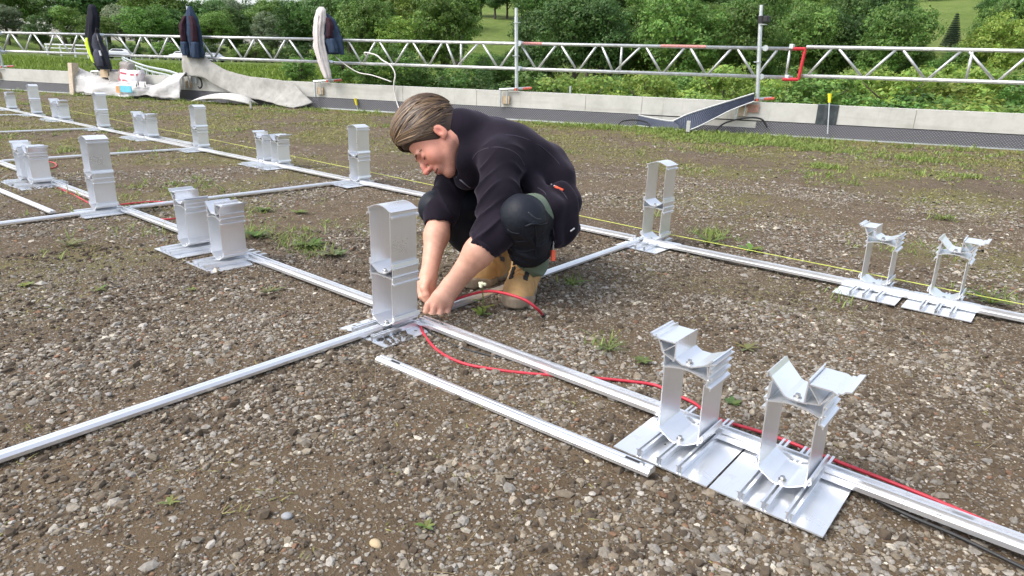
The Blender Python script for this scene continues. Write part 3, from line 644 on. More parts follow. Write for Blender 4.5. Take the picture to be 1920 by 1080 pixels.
def cup(e, y0, y1, z=.009, name='lower_cup'):
    mb = MB(); mb.ribbon([(-.056, z+.056), (-.0515, z+.040), (-.040, z+.032), (-.020, z+.020), (-.012, z+.0175), (.012, z+.0175), (.020, z+.020), (.040, z+.032), (.0515, z+.040), (.056, z+.056)], y0, y1, .003)
    mb.ribbon([(-.056, z+.040), (-.060, z+.046), (-.058, z+.058)], y0, y1, .003); mb.ribbon([(.056, z+.040), (.060, z+.046), (.058, z+.058)], y0, y1, .003)
    mb.build(name, M_alu, e); bolt(e, 0, y0+.018, z+.019); 
def cap(e, y0, y1, z, rise=.012, name='cap', w_=.053):
    # arched cap that straddles the uprights, with beaded lips outside
    mb = MB(); arc = [(-w_+2*w_*k/8, z+.018+rise*math.sin(math.pi*k/8)) for k in range(9)]
    mb.ribbon([(-w_, z)]+arc+[(w_, z)], y0, y1, .003)
    for sx in (-1, 1):
        mb.ribbon([(sx*(w_+.0015), z+.004), (sx*(w_+.009), z+.0005), (sx*(w_+.009), z-.005)], y0, y1, .003)
        mb.ribbon([(sx*(w_+.0015), z+.019), (sx*(w_+.0065), z+.017)], y0, y1, .003)
    mb.build(name, M_alu, e)
def upright(e, x, y0, y1, z0, z1, dx=0.0):
    mb = MB(); mb.ribbon([(x, z0), (x+dx*.5, (z0+z1)/2), (x+dx, z1)], y0, y1, TH); mb.build('upright', M_alu, e)
def tall_mount(u0, du=.108):
    e = empty('tall_mount', (0, 0, 0)); y0, y1 = u0, u0+du
    plate_part(e, 0, max(.222, u0+du+.02)); cup(e, y0-.002, y1+.002)
    upright(e, -.050, y0, y1, .040, .186); upright(e, .050, y0, y1, .040, .186)
    cap(e, y0-.001, y1+.001, .178, .004, 'middle_cap')
    for sx in (-1, 1):
        mb = MB(); mb.ribbon([(sx*.0560, .182), (sx*.0560, .2465)], y0-.0005, y1+.0005, .003)
        for z in (.205, .232): mb.ribbon([(sx*.0570, z), (sx*.0625, z-.002)], y0-.0005, y1+.0005, .003)
        mb.build('joint_sleeve', M_alu, e)
    cup(e, y0-.001, y1+.001, .190, 'middle_cup')
    upright(e, -.050, y0, y1, .232, .405); upright(e, .050, y0, y1, .232, .405)
    cap(e, y0-.002, y1+.002, .398, .016, 'arched_cap'); return e
def bracket_mount(u0, flip, du=.108):
    e = empty('bracket_mount', (0, 0, 0)); y0, y1 = u0, u0+du; s = -1 if flip else 1
    plate_part(e, 0); cup(e, y0-.002, y1+.002)
    upright(e, -.050, y0, y1, .040, .200, -.003*1); upright(e, .050, y0, y1, .040, .192, -.003)
    cap(e, y0-.001, y1+.001, .188, .010, 'lower_cap')
    mb = MB()
    mb.ribbon([((.0545 if not flip else -.0545), .195), ((.0545 if not flip else -.0545), .246)], y0+.0005, y1-.0005, .003)
    mb.ribbon([((-.0545 if not flip else .0545), .195), ((-.0560 if not flip else .0560), .232), ((-.068 if not flip else .070), .262)], y0+.0005, y1-.0005, .003)
    for z in (.212, .230):
        for sx in (-1, 1): mb.ribbon([(sx*.0560, z), (sx*.0625, z-.002)], y0, y1, .003)
    if not flip:
        mb.ribbon([(-.031, .276), (-.030, .2345), (-.012, .2245), (.012, .2245), (.046, .240), (.060, .256)], y0, y1, .003)
        mb.ribbon([(-.098, .279), (-.086, .272)], y0, y1, .003); mb.ribbon([(-.088, .266), (-.078, .2700), (-.0325, .2700)], y0, y1, .003)
        mb.ribbon([(-.074, .2685), (-.062, .240), (-.0315, .2270), (-.030, .2330)], y0, y1, .0025); mb.ribbon([(-.0625, .241), (-.0325, .2660)], y0, y1, .002)
        mb.ribbon([(.047, .238), (.058, .246), (.066, .246)], y0, y1, .003); mb.ribbon([(.052, .214), (.050, .236)], y0, y1, .003)
        for k in (-.094, -.082): mb.ribbon([(k, .2795), (k+.002, .2705)], y0, y1, .003)
    else:
        mb.ribbon([(-.060, .272), (-.054, .262), (-.022, .2290), (-.012, .2255), (.006, .2255), (.024, .2265)], y0, y1, .003)
        mb.ribbon([(-.062, .270), (-.062, .258)], y0, y1, .003); mb.ribbon([(-.052, .214), (-.050, .256)], y0, y1, .003)
        mb.ribbon([(.018, .2285), (.020, .2790)], y0, y1, .003); mb.ribbon([(.0225, .2690), (.066, .2690), (.076, .2640)], y0, y1, .003)
        mb.ribbon([(.076, .2685), (.084, .2685)], y0, y1, .003); mb.ribbon([(.088, .2750), (.100, .2780)], y0, y1, .003)
        mb.ribbon([(.0245, .2280), (.048, .2330), (.070, .2660)], y0, y1, .0025); mb.ribbon([(.0225, .2660), (.046, .2350)], y0, y1, .002)
        mb.ribbon([(.084, .2690), (.088, .2740)], y0, y1, .003)
    for q in mb.v[:0]: pass
    mb.build('top_bracket', M_alu, e); bolt(e, 0, y0+.016, .2255); return e
protos = {'tn': tall_mount(.088), 'tf': tall_mount(.150), 'an': bracket_mount(.088, False), 'bn': bracket_mount(.088, True), 'af': bracket_mount(.150, False), 'bf': bracket_mount(.150, True)}
index_kids(); taken = set()
A0, LB = -1.638, 2.4948
def mount(kind, a, b, label, tall, rz=0):
    e = protos[kind] if kind not in taken else copy_tree(protos[kind])
    taken.add(kind); e.location = (a*S, b*S, 0); e.rotation_euler.z = rz
    tag(e, label, 'mounting foot', 'tall portal mounting feet' if tall else 'short bracket mounting feet')
mount('tn', A0, 1.222, 'large tall aluminium portal foot with arched cap right beside the worker\'s hands', 1)
mount('tn', A0-LB-.02, 1.216, 'tall aluminium portal foot left of the near short pair, red cable behind it', 1, .004)
mount('tf', A0+.045, 2.888, 'open tall aluminium portal foot standing right of the worker, arched cap seen through', 1)
mount('tf', A0-LB+.09, 2.860, 'tall aluminium portal foot in the far row just left of the worker\'s head', 1)
mount('tf', A0-2*LB+.09, 2.870, 'tall aluminium portal foot in the far row, second one left of the worker', 1)
mount('tf', A0-3*LB+.08, 2.890, 'tall aluminium portal foot in the far row in front of the fallen white tarp', 1)
mount('tf', A0-4*LB+.08, 2.900, 'leftmost whole tall portal foot, in front of the grey membrane left of the tarp', 1)
mount('bf', -12.77, 2.915, 'short foot cut off by the left edge of the photo in the far row', 0)
mount('an', -.565, 1.222, 'foreground short bracket foot with its shelf on the left, touching the loose rail', 0)
mount('bn', -.325, 1.222, 'short bracket foot with its shelf on the right, nearest to the camera', 0)
mount('an', -3.055, 1.216, 'left foot of the short pair standing left of the largest tall portal foot', 0)
mount('bn', -2.745, 1.218, 'right foot of the short pair, nearest the largest tall portal foot', 0)
mount('an', -5.475, 1.216, 'left foot of the short pair at the left edge of the photo', 0)
mount('bn', -5.270, 1.222, 'right foot of the short pair at the left edge, beside the small red cable loop', 0)
mount('af', -.532, 2.888, 'left foot of the far right short pair behind the yellow string', 0)
mount('bf', -.275, 2.888, 'right foot of the far right short pair, closest to the right edge of the photo', 0)
mount('af', -5.352, 2.862, 'left foot of the far-row short pair nearest the worker\'s head', 0)
mount('bf', -5.122, 2.868, 'right foot of the far-row short pair nearest the worker\'s head', 0)
mount('af', -7.93, 2.880, 'left foot of the second far-row short pair left of the worker', 0)
mount('bf', -7.70, 2.886, 'right foot of the second far-row short pair left of the worker', 0)
mount('af', -10.66, 2.900, 'left foot of the smallest short pair, between the two leftmost whole tall feet', 0)
mount('bf', -10.43, 2.905, 'right foot of the smallest short pair, between the two leftmost whole tall feet', 0)

# ---------------------------------------------------------------- rails
def rail_profile(mb, L, w_=.0215, h=.024):
    q = [(-w_, .0), (-w_, .011), (-w_*.70, .0115), (-w_*.68, .0075), (-w_*.60, .0075), (-w_*.58, h), (-w_*.30, h), (-w_*.28, h-.012), (w_*.28, h-.012), (w_*.30, h), (w_*.58, h), (w_*.60, .0075), (w_*.68, .0075), (w_*.70, .0115), (w_, .011), (w_, .0)]
    n = len(q); V = [(0, y, z) for y, z in q]+[(L, y, z) for y, z in q]
    mb.add(V, [(i, i+1, n+i+1, n+i) for i in range(n-1)]+[(n-1, 0, n, 2*n-1)]+[tuple(range(n-1, -1, -1)), tuple(range(n, 2*n))])
def cross_profile(mb, L, w_=.0175, h=.0155):
    q = [(-w_, .0), (-w_, h*.55), (-w_*.62, h), (-w_*.12, h*1.03), (-w_*.08, h*.93), (w_*.08, h*.93), (w_*.12, h*1.03), (w_*.62, h), (w_, h*.55), (w_, .0)]
    n = len(q); V = [(0, y, z) for y, z in q]+[(L, y, z) for y, z in q]
    mb.add(V, [(i, i+1, n+i+1, n+i) for i in range(n-1)]+[(n-1, 0, n, 2*n-1)]+[tuple(range(n-1, -1, -1)), tuple(range(n, 2*n))])
def rail(name, p0, p1, prof, label, cat, group, slots=(), bolts=()):
    p0, p1 = np.array(p0, float), np.array(p1, float); d = p1-p0; L = float(np.linalg.norm(d))
    e = empty(name, p0, 0, label, cat, group); e.rotation_euler = (0, -math.asin(d[2]/L), math.atan2(d[1], d[0]))
    mb = MB(); prof(mb, L); hh = .024 if prof is rail_profile else .016
    mb.build('profile', M_rail, e)
    for s_ in slots:
        mb = MB(); z_ = hh-.0118 if prof is rail_profile else hh*.945
        mb.box((s_-.018, -.0042, z_), (s_+.018, .0042, z_+.0012)); mb.build('slot', M_dark, e)
    for s_ in bolts: bolt(e, s_, 0, hh-.006)
    return e
G1 = 'long ridged rails of the two rows'; G2 = 'slim cross rails between the rows'
rb = 1.437
rail('row_rail', (-9.2, rb, .008), (-5.42, rb, .013), rail_profile, 'ridged rail in the near row entering at the left edge of the photo', 'rail', G1)
rail('row_rail', (-5.36, rb, .013), (-4.19, rb, .013), rail_profile, 'ridged rail between the leftmost short pair and the tall foot in the near row', 'rail', G1, slots=(.2, 1.0))
rail('row_rail', (-4.09, rb, .013), (-2.90, rb, .013), rail_profile, 'ridged rail right of the left tall foot ending at the short pair', 'rail', G1, slots=(.1, .2))
rail('row_rail', (-2.70, rb, .013), (-1.70, rb+.004, .013), rail_profile, 'ridged rail running up to the largest tall foot from its left', 'rail', G1, slots=(.10,))
rail('row_rail', (-1.585, rb, .013), (-.1105, rb+.004, .013), rail_profile, 'long ridged rail from the worker\'s hands to the foreground short pair', 'rail', G1, slots=(.05, 1.02, 1.26), bolts=(.09,))
rail('row_rail', (-.11, rb+.004, .013), (2.4, rb+.004, .012), rail_profile, 'ridged rail leaving the photo at the lower right corner', 'rail', G1, slots=(.10,))
r2 = 3.03
rail('row_rail', (-14.2, r2, .013), (-11.62, r2, .013), rail_profile, 'ridged rail at the far left end of the far row', 'rail', G1)
rail('row_rail', (-11.52, r2, .013), (-9.14, r2, .013), rail_profile, 'ridged far-row rail below the smallest short pair', 'rail', G1)
rail('row_rail', (-9.02, r2, .013), (-6.60, r2, .013), rail_profile, 'ridged far-row rail between the second and third tall feet from the worker', 'rail', G1)
rail('row_rail', (-6.50, r2, .013), (-4.10, r2, .013), rail_profile, 'ridged far-row rail ending at the tall foot beside the worker\'s head', 'rail', G1)
rail('row_rail', (-3.99, r2, .013), (-1.68, r2, .013), rail_profile, 'ridged far-row rail passing behind the worker', 'rail', G1)
rail('row_rail', (-1.62, r2, .013), (1.9, r2, .013), rail_profile, 'ridged far-row rail right of the open tall foot, alongside the yellow string', 'rail', G1, slots=(.08, .98, 1.26, 1.5))
rail('row_rail', (-8.3, 3.15, .012), (-6.9, 3.16, .012), rail_profile, 'short spare rail lying just behind the far row left of the second tall foot', 'rail', G1)
rail('cross_rail', (A0, -.9, .004), (A0-.005, 1.30, .012), cross_profile, 'slim cross rail running from the left edge up to the largest tall foot', 'rail', G2)
rail('cross_rail', (A0, 1.575, .004), (A0-.01, 3.00, .012), cross_profile, 'slim cross rail passing in front of the worker\'s boots to the open tall foot', 'rail', G2)
for k, (l1, l2) in enumerate([('slim cross rail running left from the left tall foot of the near row', 'slim cross rail between the left tall foot and the tall foot beside the worker\'s head'),
                              (None, 'slim cross rail passing behind the left tall foot to the far row'),
                              (None, 'slim cross rail reaching the tall foot in front of the fallen tarp'),
                              (None, 'shortest slim cross rail reaching the leftmost whole tall foot')]):
    a = A0-(k+1)*LB
    if l1: rail('cross_rail', (a, -.9, .004), (a, 1.30, .012), cross_profile, l1, 'rail', G2); rail('cross_rail', (a, 1.48, .010), (a+.03, 3.0, .012), cross_profile, l2, 'rail', G2)
    else: rail('cross_rail', (a, 1.48 if k < 2 else 1.3, .010), (a+.03, 3.0, .012), cross_profile, l2, 'rail', G2)
lp0, lp1 = gp(712, 671, .012), gp(1222, 884, .02)
rail('loose_rail', (lp0[0], lp0[1], .004), (lp1[0], lp1[1], .014), cross_profile, 'loose slotted rail lying on the gravel in the foreground', 'rail', 'loose rails on the gravel', slots=(.07, .86), bolts=(.885,))
q0, q1 = gp(-30, 345, .01), gp(100, 402, .012)
rail('loose_rail', (q0[0]-1.0, q0[1]-.02, .004), (q1[0], q1[1], .018), cross_profile, 'short loose rail touching the cross rail at the left edge of the photo', 'rail', 'loose rails on the gravel')
# ---------------------------------------------------------------- cables and string
def spline(P, n=8):
    P = [np.array(p, float) for p in P]; out = []
    for i in range(len(P)-1):
        a, b_, c_, d = P[max(0, i-1)], P[i], P[i+1], P[min(len(P)-1, i+2)]
        for k in range(n):
            t = k/n; out.append(.5*(2*b_+(c_-a)*t+(2*a-5*b_+4*c_-d)*t*t+(-a+3*b_-3*c_+d)*t**3))
    out.append(P[-1]); return out
def cable(name, pts, r, mat, label, cat='cable', group=None, end=None):
    e = empty(name, pts[0], 0, label, cat, group) if end else None; o0 = np.array(pts[0], float) if end else 0
    mb = MB(); P = spline(pts); mb.tube([p-o0 for p in P], r, 8); o = mb.build('cable_sheath' if end else name, mat, e, smooth=True)
    if end:
        mb = MB(); d = P[-1]-P[-3]; d /= np.linalg.norm(d); q = P[-1]-o0
        mb.tube([q-d*.005, q+d*.012, q+d*.014, q+d*.03, q+d*.032, q+d*.045], [r*1.5, r*1.7, r*2.1, r*2.1, r*1.3, r*1.1], 10); mb.build('plug', M_black, e)
        return e
    return tag(o, label, cat, group)
GP = lambda L_, z=.009: [gp(x, y, z) for x, y in L_]
p_ = GP([(786, 604), (796, 628), (822, 658), (868, 681), (930, 693), (1000, 701), (1070, 706), (1130, 710), (1180, 715), (1228, 722), (1262, 738), (1300, 755), (1345, 785), (1400, 812), (1460, 838), ])
p_ = [q_ if q_[0] < -.47 else q_ for q_ in p_[:-2]]+[np.array([-.42, 1.528, .012]), np.array([-.28, 1.518, .012]), np.array([-.10, 1.508, .012]), np.array([.06, 1.492, .010]), np.array([.2, 1.478, .009]), np.array([.6, 1.475, .009]), np.array([1.6, 1.475, .009])]
cable('red_cable', p_, .0046, M_red, 'red cable running from the largest tall foot behind the foreground pair to the right')
h0 = at(846, 566, 2.44)
cable('red_cable', [at(800, 602, 2.38), at(822, 590, 2.40), h0, at(880, 553, 2.45), at(915, 546, 2.41), at(950, 551, 2.35), at(985, 563, 2.32), at(1008, 580, 2.33), gp(1017, 590, .012)], .0052, M_red,
      'red cable arching from the worker\'s hands past his boots to a black plug', end=True)
cable('black_cable', GP([(790, 608), (812, 628), (850, 647), (900, 662), (980, 680), (1060, 695), (1150, 735), (1210, 765)], .007), .0036, M_black, 'thin black cable beside the red one at the largest tall foot')
cable('black_cable', [gp(1640, 935, .006), gp(1700, 965, .006), gp(1790, 1003, .006), gp(1880, 1046, .006), gp(1990, 1100, .006)], .004, M_black, 'black cable lying along the rail in the lower right corner')
cable('red_cable', GP([(108, 350), (122, 358), (140, 366), (160, 377), (185, 388), (215, 385), (250, 381), (290, 378), (330, 382), (345, 395), (330, 409), (295, 411), (262, 408)]), .0045, M_red, 'red cable passing behind the left tall foot of the near row')
cable('red_cable', GP([(-10, 304), (10, 300), (40, 300), (90, 303), (104, 307), (104, 313), (88, 316), (60, 314), (20, 312)]), .0045, M_red, 'small red cable loop behind the leftmost short pair')
cable('black_cable', [gp(22, 312, .01), at(24, 296, 6.6), at(27, 280, 6.55), at(30, 268, 6.5)], .004, M_black, 'short black cable rising beside the leftmost short pair')
mb = MB(); mb.tube([(-12.5, 3.42, .10), (-8, 3.30, .085), (-4.0, 3.19, .07), (-1.6, 3.13, .055), (2.0, 3.10, .05)], .0017, 5); o = mb.build('string', M_string)
tag(o, 'taut yellow-green string line stretched along the far row', 'string')

# ---------------------------------------------------------------- edge protection: girders and poles
ZB, ZT = .862, 1.272; OG = .12
def girder(s0, s1, tops, bots, verts, label, zsh=0.0, r=.026):
    e = empty('lattice_girder', PP(s0, 0, OG), 0, label, 'lattice girder', 'aluminium lattice girders along the parapet'); o0 = np.array(PP(s0, 0, OG))
    for nm, z in (('top_chord', ZT+zsh), ('bottom_chord', ZB+zsh)):
        mb = MB(); mb.tube([np.array(PP(s0, z, OG))-o0, np.array(PP(s1, z, OG))-o0], r, 14); mb.build(nm, M_truss, e, smooth=True)
    def br(sa, za, sb, zb_, nm='diagonal'):
        mb = MB(); mb.tube([np.array(PP(sa, za+zsh, OG))-o0, np.array(PP(sb, zb_+zsh, OG))-o0], r*.74, 8); mb.build(nm, M_truss, e, smooth=True)
    for sb in bots:
        l = [t_ for t_ in tops if t_ < sb]; g = [t_ for t_ in tops if t_ > sb]
        if l and sb-l[-1] < .75: br(l[-1]+.05, ZT-.02, sb-.03, ZB+.02)
        if g and g[0]-sb < .75: br(sb+.03, ZB+.02, g[0]-.05, ZT-.02)
    for v in verts: br(v, ZT-.01, v, ZB+.01, 'vertical')
    return e
def series(a, b_, per): return [a+per*k for k in range(int((b_-a)/per)+1)]
girder(-26.5, -18.05, series(-26.2, -18.2, .75), series(-25.82, -18.3, .75), [-26.4], 'leftmost lattice girder ending at the black hanging jacket', .02)
girder(-17.95, -12.25, series(-17.55, -12.3, .755), series(-17.17, -12.3, .755), [-17.9], 'lattice girder between the black jacket and the white jacket, behind the navy jacket', .01)
b_ = [-11.33, -10.64, -9.93, -8.54, -7.83, -7.1, -5.69, -4.99, -4.26]
girder(-11.98, -3.72, [-11.66, -10.98, -10.28, -9.60, -8.90, -8.18, -7.46, -6.76, -6.03, -5.33, -4.62, -3.95], b_+[-9.36, -6.48], [-9.27, -6.38, -3.82], 'long lattice girder between the white jacket and the red end frame', 0)
girder(-3.60, 6.0, [-3.20, -2.36, -1.55, -.72, .1, .9, 1.7], [-3.54, -2.76, -1.95, -1.10, -.3, .5, 1.3], [-1.46, 1.4], 'lattice girder right of the red end frame, running off the right edge', .03)
for s0_, s1_, lab_ in ((-5.75, -5.05, 'a'), (-8.1, -7.75, 'b')):
    mb = MB(); mb.tube([PP(s0_, ZT+.004, OG-.003), PP(s1_, ZT+.004, OG-.003)], .0262, 12); o = mb.build('paint_mark', plain('worn_red_mark', (.50, .22, .20), .6, var=.4, nscale=60)); o.parent = bpy.data.objects['lattice_girder.002']; o.matrix_parent_inverse = Matrix.Translation(o.parent.location).inverted()
# red end frame
e = empty('end_frame', PP(-3.66, 0, OG-.045), 0, 'red painted tube frame joining two lattice girders at the right', 'frame'); o0 = np.array(PP(-3.66, 0, OG-.045))
mb = MB(); 
P5 = [np.array(PP(-3.86, ZB-.03, OG-.05)), np.array(PP(-3.64, ZB-.025, OG-.05)), np.array(PP(-3.61, ZT+.0, OG-.05)), np.array(PP(-3.78, ZT+.0, OG-.05))]
for a, c_ in zip(P5[:-1], P5[1:]): mb.tube([a-o0, c_-o0], .025, 10)
mb.build('red_tube', M_redp, e)
for z in (ZB, ZT+.03):
    mb = MB(); q = np.array(PP(-3.80, z, OG-.03))-o0; mb.box((q[0]-.034, q[1]-.034, q[2]-.036), (q[0]+.034, q[1]+.034, q[2]+.036), bev=.010); mb.build('coupler', M_galv, e)
def pole(s, ztop, label, lean=0.0, band=False, arm=1):
    off = -.015; e = empty('scaffold_pole', PP(s, .49, off), 0, label, 'scaffold pole', 'scaffold poles clamped on the parapet'); o0 = np.array(PP(s, .49, off))
    L_ = lambda p: np.array(p)-o0
    mb = MB(); mb.tube([L_(PP(s, .50, off)), L_(PP(s+lean, ztop-.14, off))], .030, 12); mb.tube([L_(PP(s+lean, ztop-.14, off)), L_(PP(s+lean*1.1, ztop, off))], .024, 12); mb.build('tube', M_galv, e, smooth=False)
    for z in (1.07, 1.60):
        if z < ztop-.05: mb = MB(); q = np.array(PP(s+lean*.6, z, off)); mb.tube([L_(q-[0, 0, .006]), L_(q+[0, 0, .006])], .062, 8); mb.build('rosette', M_galv, e)
    for z in (ZB, ZT):
        mb = MB(); a, c_ = PP(s-.05, z-.04, off-.02), PP(s+.05, z+.04, OG)
        mb.tube([L_(PP(s+.01, z, off)), L_(PP(s+.01, z, OG))], .044, 8); mb.build('coupler', M_galv, e)
    mb = MB(); mb.tube([L_(PP(s-.30, .505, -.075)), L_(PP(s-.05, .525, -.03)), L_(PP(s+.20, .55, .12))], .024, 8); mb.tube([L_(PP(s-.28, .52, -.072)), L_(PP(s-.28, .22, -.072))], .020, 8)
    mb.tube([L_(PP(s-.16, .50, -.05)), L_(PP(s-.16, .27, -.05))], .012, 6); mb.build('clamp', M_galv, e)
    mb = MB(); mb.tube([L_(PP(s+.10, .535, .03)), L_(PP(s+.24, .55, .08))], .020, 8); mb.tube([L_(PP(s-.01, .50, -.02)), L_(PP(s-.01, .54, -.02))], .036, 8); mb.build('clamp_handle', M_clampred, e)
    mb = MB(); a = MB(); bar(mb, s-.25, s-.12, .27, .40, -.05, -.004); mb.v = [tuple(np.array(v)-o0) for v in mb.v]; mb.build('wood_pad', M_wood, e)
    if band:
        mb = MB(); mb.tube([L_(PP(s+lean*.75, 1.62, off)), L_(PP(s+lean*.8, 1.72, off))], .062, 14); mb.box(tuple(L_(PP(s-.08, 1.625, off-.1))), tuple(L_(PP(s+.03, 1.715, off+.0))), bev=.01); mb.build('black_band', M_black, e)
    return e
M_clampred = plain('worn_red_paint', (.50, .10, .06), .6, var=.4, nscale=40)
M_wood = plain('raw_timber', (.52, .40, .27), .85, var=.25, nscale=12)
pole(-21.25, 1.85, 'scaffold pole at the left edge carrying a dark cloth')
pole(-17.95, 1.80, 'scaffold pole behind the black hanging jacket and backpack', -.06)
pole(-15.33, 1.86, 'scaffold pole behind the navy hanging jacket')
pole(-12.02, 1.80, 'scaffold pole behind the white hanging jacket')
pole(-8.14, 1.83, 'bare scaffold pole standing above the worker\'s back', -.05)
pole(-4.18, 1.87, 'scaffold pole with a black band, right of centre', -.12, True)
# pinkish brick behind the clamp of the banded pole
mb = MB(); bar(mb, -4.40, -4.14, .33, .45, -.030, -.006); o = mb.build('timber_pad', plain('reddish_board', (.36, .20, .15), .85)); tag(o, 'reddish board pad clamped under the banded scaffold pole', 'board')
# white cable on girder
P_ = [PP(-11.2, 1.0, .06), PP(-11.2, 1.06, .02), PP(-10.95, 1.02, 0), PP(-10.8, .93, -.02), PP(-10.62, .85, -.05), PP(-10.52, .70, -.06), PP(-10.55, .52, -.06), PP(-10.55, .35, -.035), PP(-10.5, .18, -.04), PP(-10.42, .02, -.07)]
cable('white_cable', P_, .013, plain('white_cable', (.72, .68, .66), .6), 'white cable hanging from the girder over the parapet right of the white jacket')
P_ = [PP(-11.95, 1.12, -.04), PP(-11.8, .98, -.06), PP(-11.55, .82, -.08), PP(-11.3, .70, -.06), PP(-11.0, .66, -.06), PP(-10.6, .56, -.06)]
cable('white_cable', P_, .010, plain('white_cable', (.70, .66, .64), .6), 'thin white cable drooping from beside the white jacket to the thick one')

# ---------------------------------------------------------------- hanging clothes
def loft(mb, secs, n=40, m=0, close=True):
    # secs: (cx, cy, cz, rx, ry, fold amplitude, fold phase)
    V = []
    for cx, cy, cz, rx, ry, fa, fp in secs:
        for j in range(n):
            t = 2*math.pi*j/n; k = 1+fa*(math.sin(5*t+fp)+.6*math.sin(9*t-1.7*fp)+.35*math.sin(14*t+fp*2.3))+.05*math.sin(3*t+cz*19+cx*9)+.035*math.sin(2*t-cz*41+1)
            V.append((cx+rx*k*math.cos(t), cy+ry*k*math.sin(t), cz))
    Fc = []
    for i in range(len(secs)-1):
        for j in range(n): Fc.append((i*n+j, i*n+(j+1) % n, (i+1)*n+(j+1) % n, (i+1)*n+j))
    if close: Fc += [tuple(range(n-1, -1, -1)), tuple(range((len(secs)-1)*n, len(secs)*n))]
    mb.add(V, Fc, m)
def resample(secs, k=4):
    out = []
    for a, b_ in zip(secs[:-1], secs[1:]):
        for i in range(k): f = i/k; out.append(tuple(x+(y-x)*f for x, y in zip(a, b_)))
    out.append(secs[-1]); return out
ROT = math.atan(PS)
def cloth(name, col, var=.25, rough=.85): return plain(name, col, rough, var=var, nscale=7, bumps=.5, dist=.006, spec=.2)
M_navy = cloth('navy_softshell', (.030, .048, .085)); M_aub = cloth('dark_aubergine_panel', (.035, .014, .022)); M_blk = cloth('black_fleece', (.012, .013, .022))
M_wht = cloth('off_white_fleece', (.62, .57, .56), .1); M_neon = plain('neon_yellow_panel', (.62, .88, .02), .6); M_bag = cloth('charcoal_pack_fabric', (.035, .038, .055), .4)
# navy jacket on the third pole
e = empty('hanging_jacket', PP(-15.22, -.075, -.06), ROT, 'navy blue work jacket with dark red-brown panels hung on a scaffold pole', 'jacket')
mb = MB(); loft(mb, resample([(0, 0, 1.93, .03, .03, .0, 0), (0, 0, 1.88, .06, .05, .05, .5), (-.0, 0, 1.72, .13, .09, .08, 1), (0, 0, 1.5, .19, .12, .10, 1.6), (.0, 0, 1.2, .21, .12, .12, 2.0), (.02, 0, 1.02, .21, .12, .14, 2.4), (.02, 0, .95, .19, .10, .14, 2.5)])); mb.build('body_panel', M_navy, e, smooth=True)
for sx in (-1, 1):
    mb = MB(); loft(mb, resample([(sx*.07, -.07, 1.74, .05, .04, .04, 0), (sx*.145, -.10, 1.58, .065, .055, .08, 1), (sx*.15, -.11, 1.42, .065, .055, .10, 2), (sx*.14, -.115, 1.25, .07, .05, .06, 2.5)])); mb.build('upper_sleeve', M_aub, e, smooth=True)
    mb = MB(); loft(mb, resample([(sx*.14, -.115, 1.25, .075, .055, .05, 0), (sx*.135, -.12, 1.08, .078, .06, .08, 1), (sx*.13, -.12, .93 if sx > 0 else .98, .070, .055, .06, 2)])); mb.build('sleeve', M_navy, e, smooth=True)
# white jacket over a navy one on the fourth pole
e = empty('hanging_jacket', PP(-11.95, -.07, -.08), ROT, 'navy and dark red-brown jacket hanging beneath the white one', 'jacket')
mb = MB(); loft(mb, resample([(.0, 0, 1.80, .04, .04, .0, 0), (.03, 0, 1.70, .13, .08, .05, .5), (.07, 0, 1.5, .20, .11, .08, 1), (.09, 0, 1.3, .24, .12, .10, 2), (.13, 0, 1.12, .22, .11, .12, 2.3), (.14, 0, 1.08, .20, .09, .12, 2.3)])); mb.build('body_panel', M_navy, e, smooth=True)
mb = MB(); loft(mb, resample([(.10, -.07, 1.72, .04, .04, .04, 0), (.15, -.10, 1.58, .07, .05, .08, 1), (.13, -.11, 1.36, .065, .05, .10, 2)])); mb.build('upper_sleeve', M_aub, e, smooth=True)
mb = MB(); loft(mb, resample([(.15, -.10, 1.36, .07, .05, .04, 0), (.20, -.11, 1.2, .10, .06, .08, 1), (.22, -.11, 1.10, .09, .05, .10, 2)])); mb.build('sleeve', M_navy, e, smooth=True)
mb = MB(); loft(mb, resample([(-.17, .0, 1.6, .05, .05, .05, 0), (-.19, 0, 1.4, .07, .05, .08, 1), (-.15, 0, 1.1, .06, .05, .08, 2), (-.08, 0, .85, .04, .04, .1, 3)])); mb.build('sleeve', M_navy, e, smooth=True)
e = empty('white_jacket', PP(-12.02, -.07, -.16), ROT, 'off-white fleece jacket hanging over the navy one on a scaffold pole', 'jacket')
mb = MB(); loft(mb, resample([(.04, 0, 1.90, .045, .04, .0, 0), (.04, -.01, 1.85, .09, .06, .04, .5), (.0, -.02, 1.66, .13, .07, .07, 1), (-.03, -.03, 1.45, .11, .07, .09, 1.5), (-.03, -.03, 1.2, .12, .07, .11, 2), (.02, -.02, .98, .11, .07, .12, 2.5), (.08, 0, .74, .085, .06, .12, 3), (.10, 0, .64, .07, .05, .1, 3.2)])); mb.build('body_panel', M_wht, e, smooth=True)
mb = MB(); mb.tube([(.03, -.085, 1.75), (.0, -.105, 1.5), (-.0, -.105, 1.2), (.04, -.10, .95)], .005, 5); mb.build('zip', plain('zip_grey', (.3, .28, .28), .5), e)
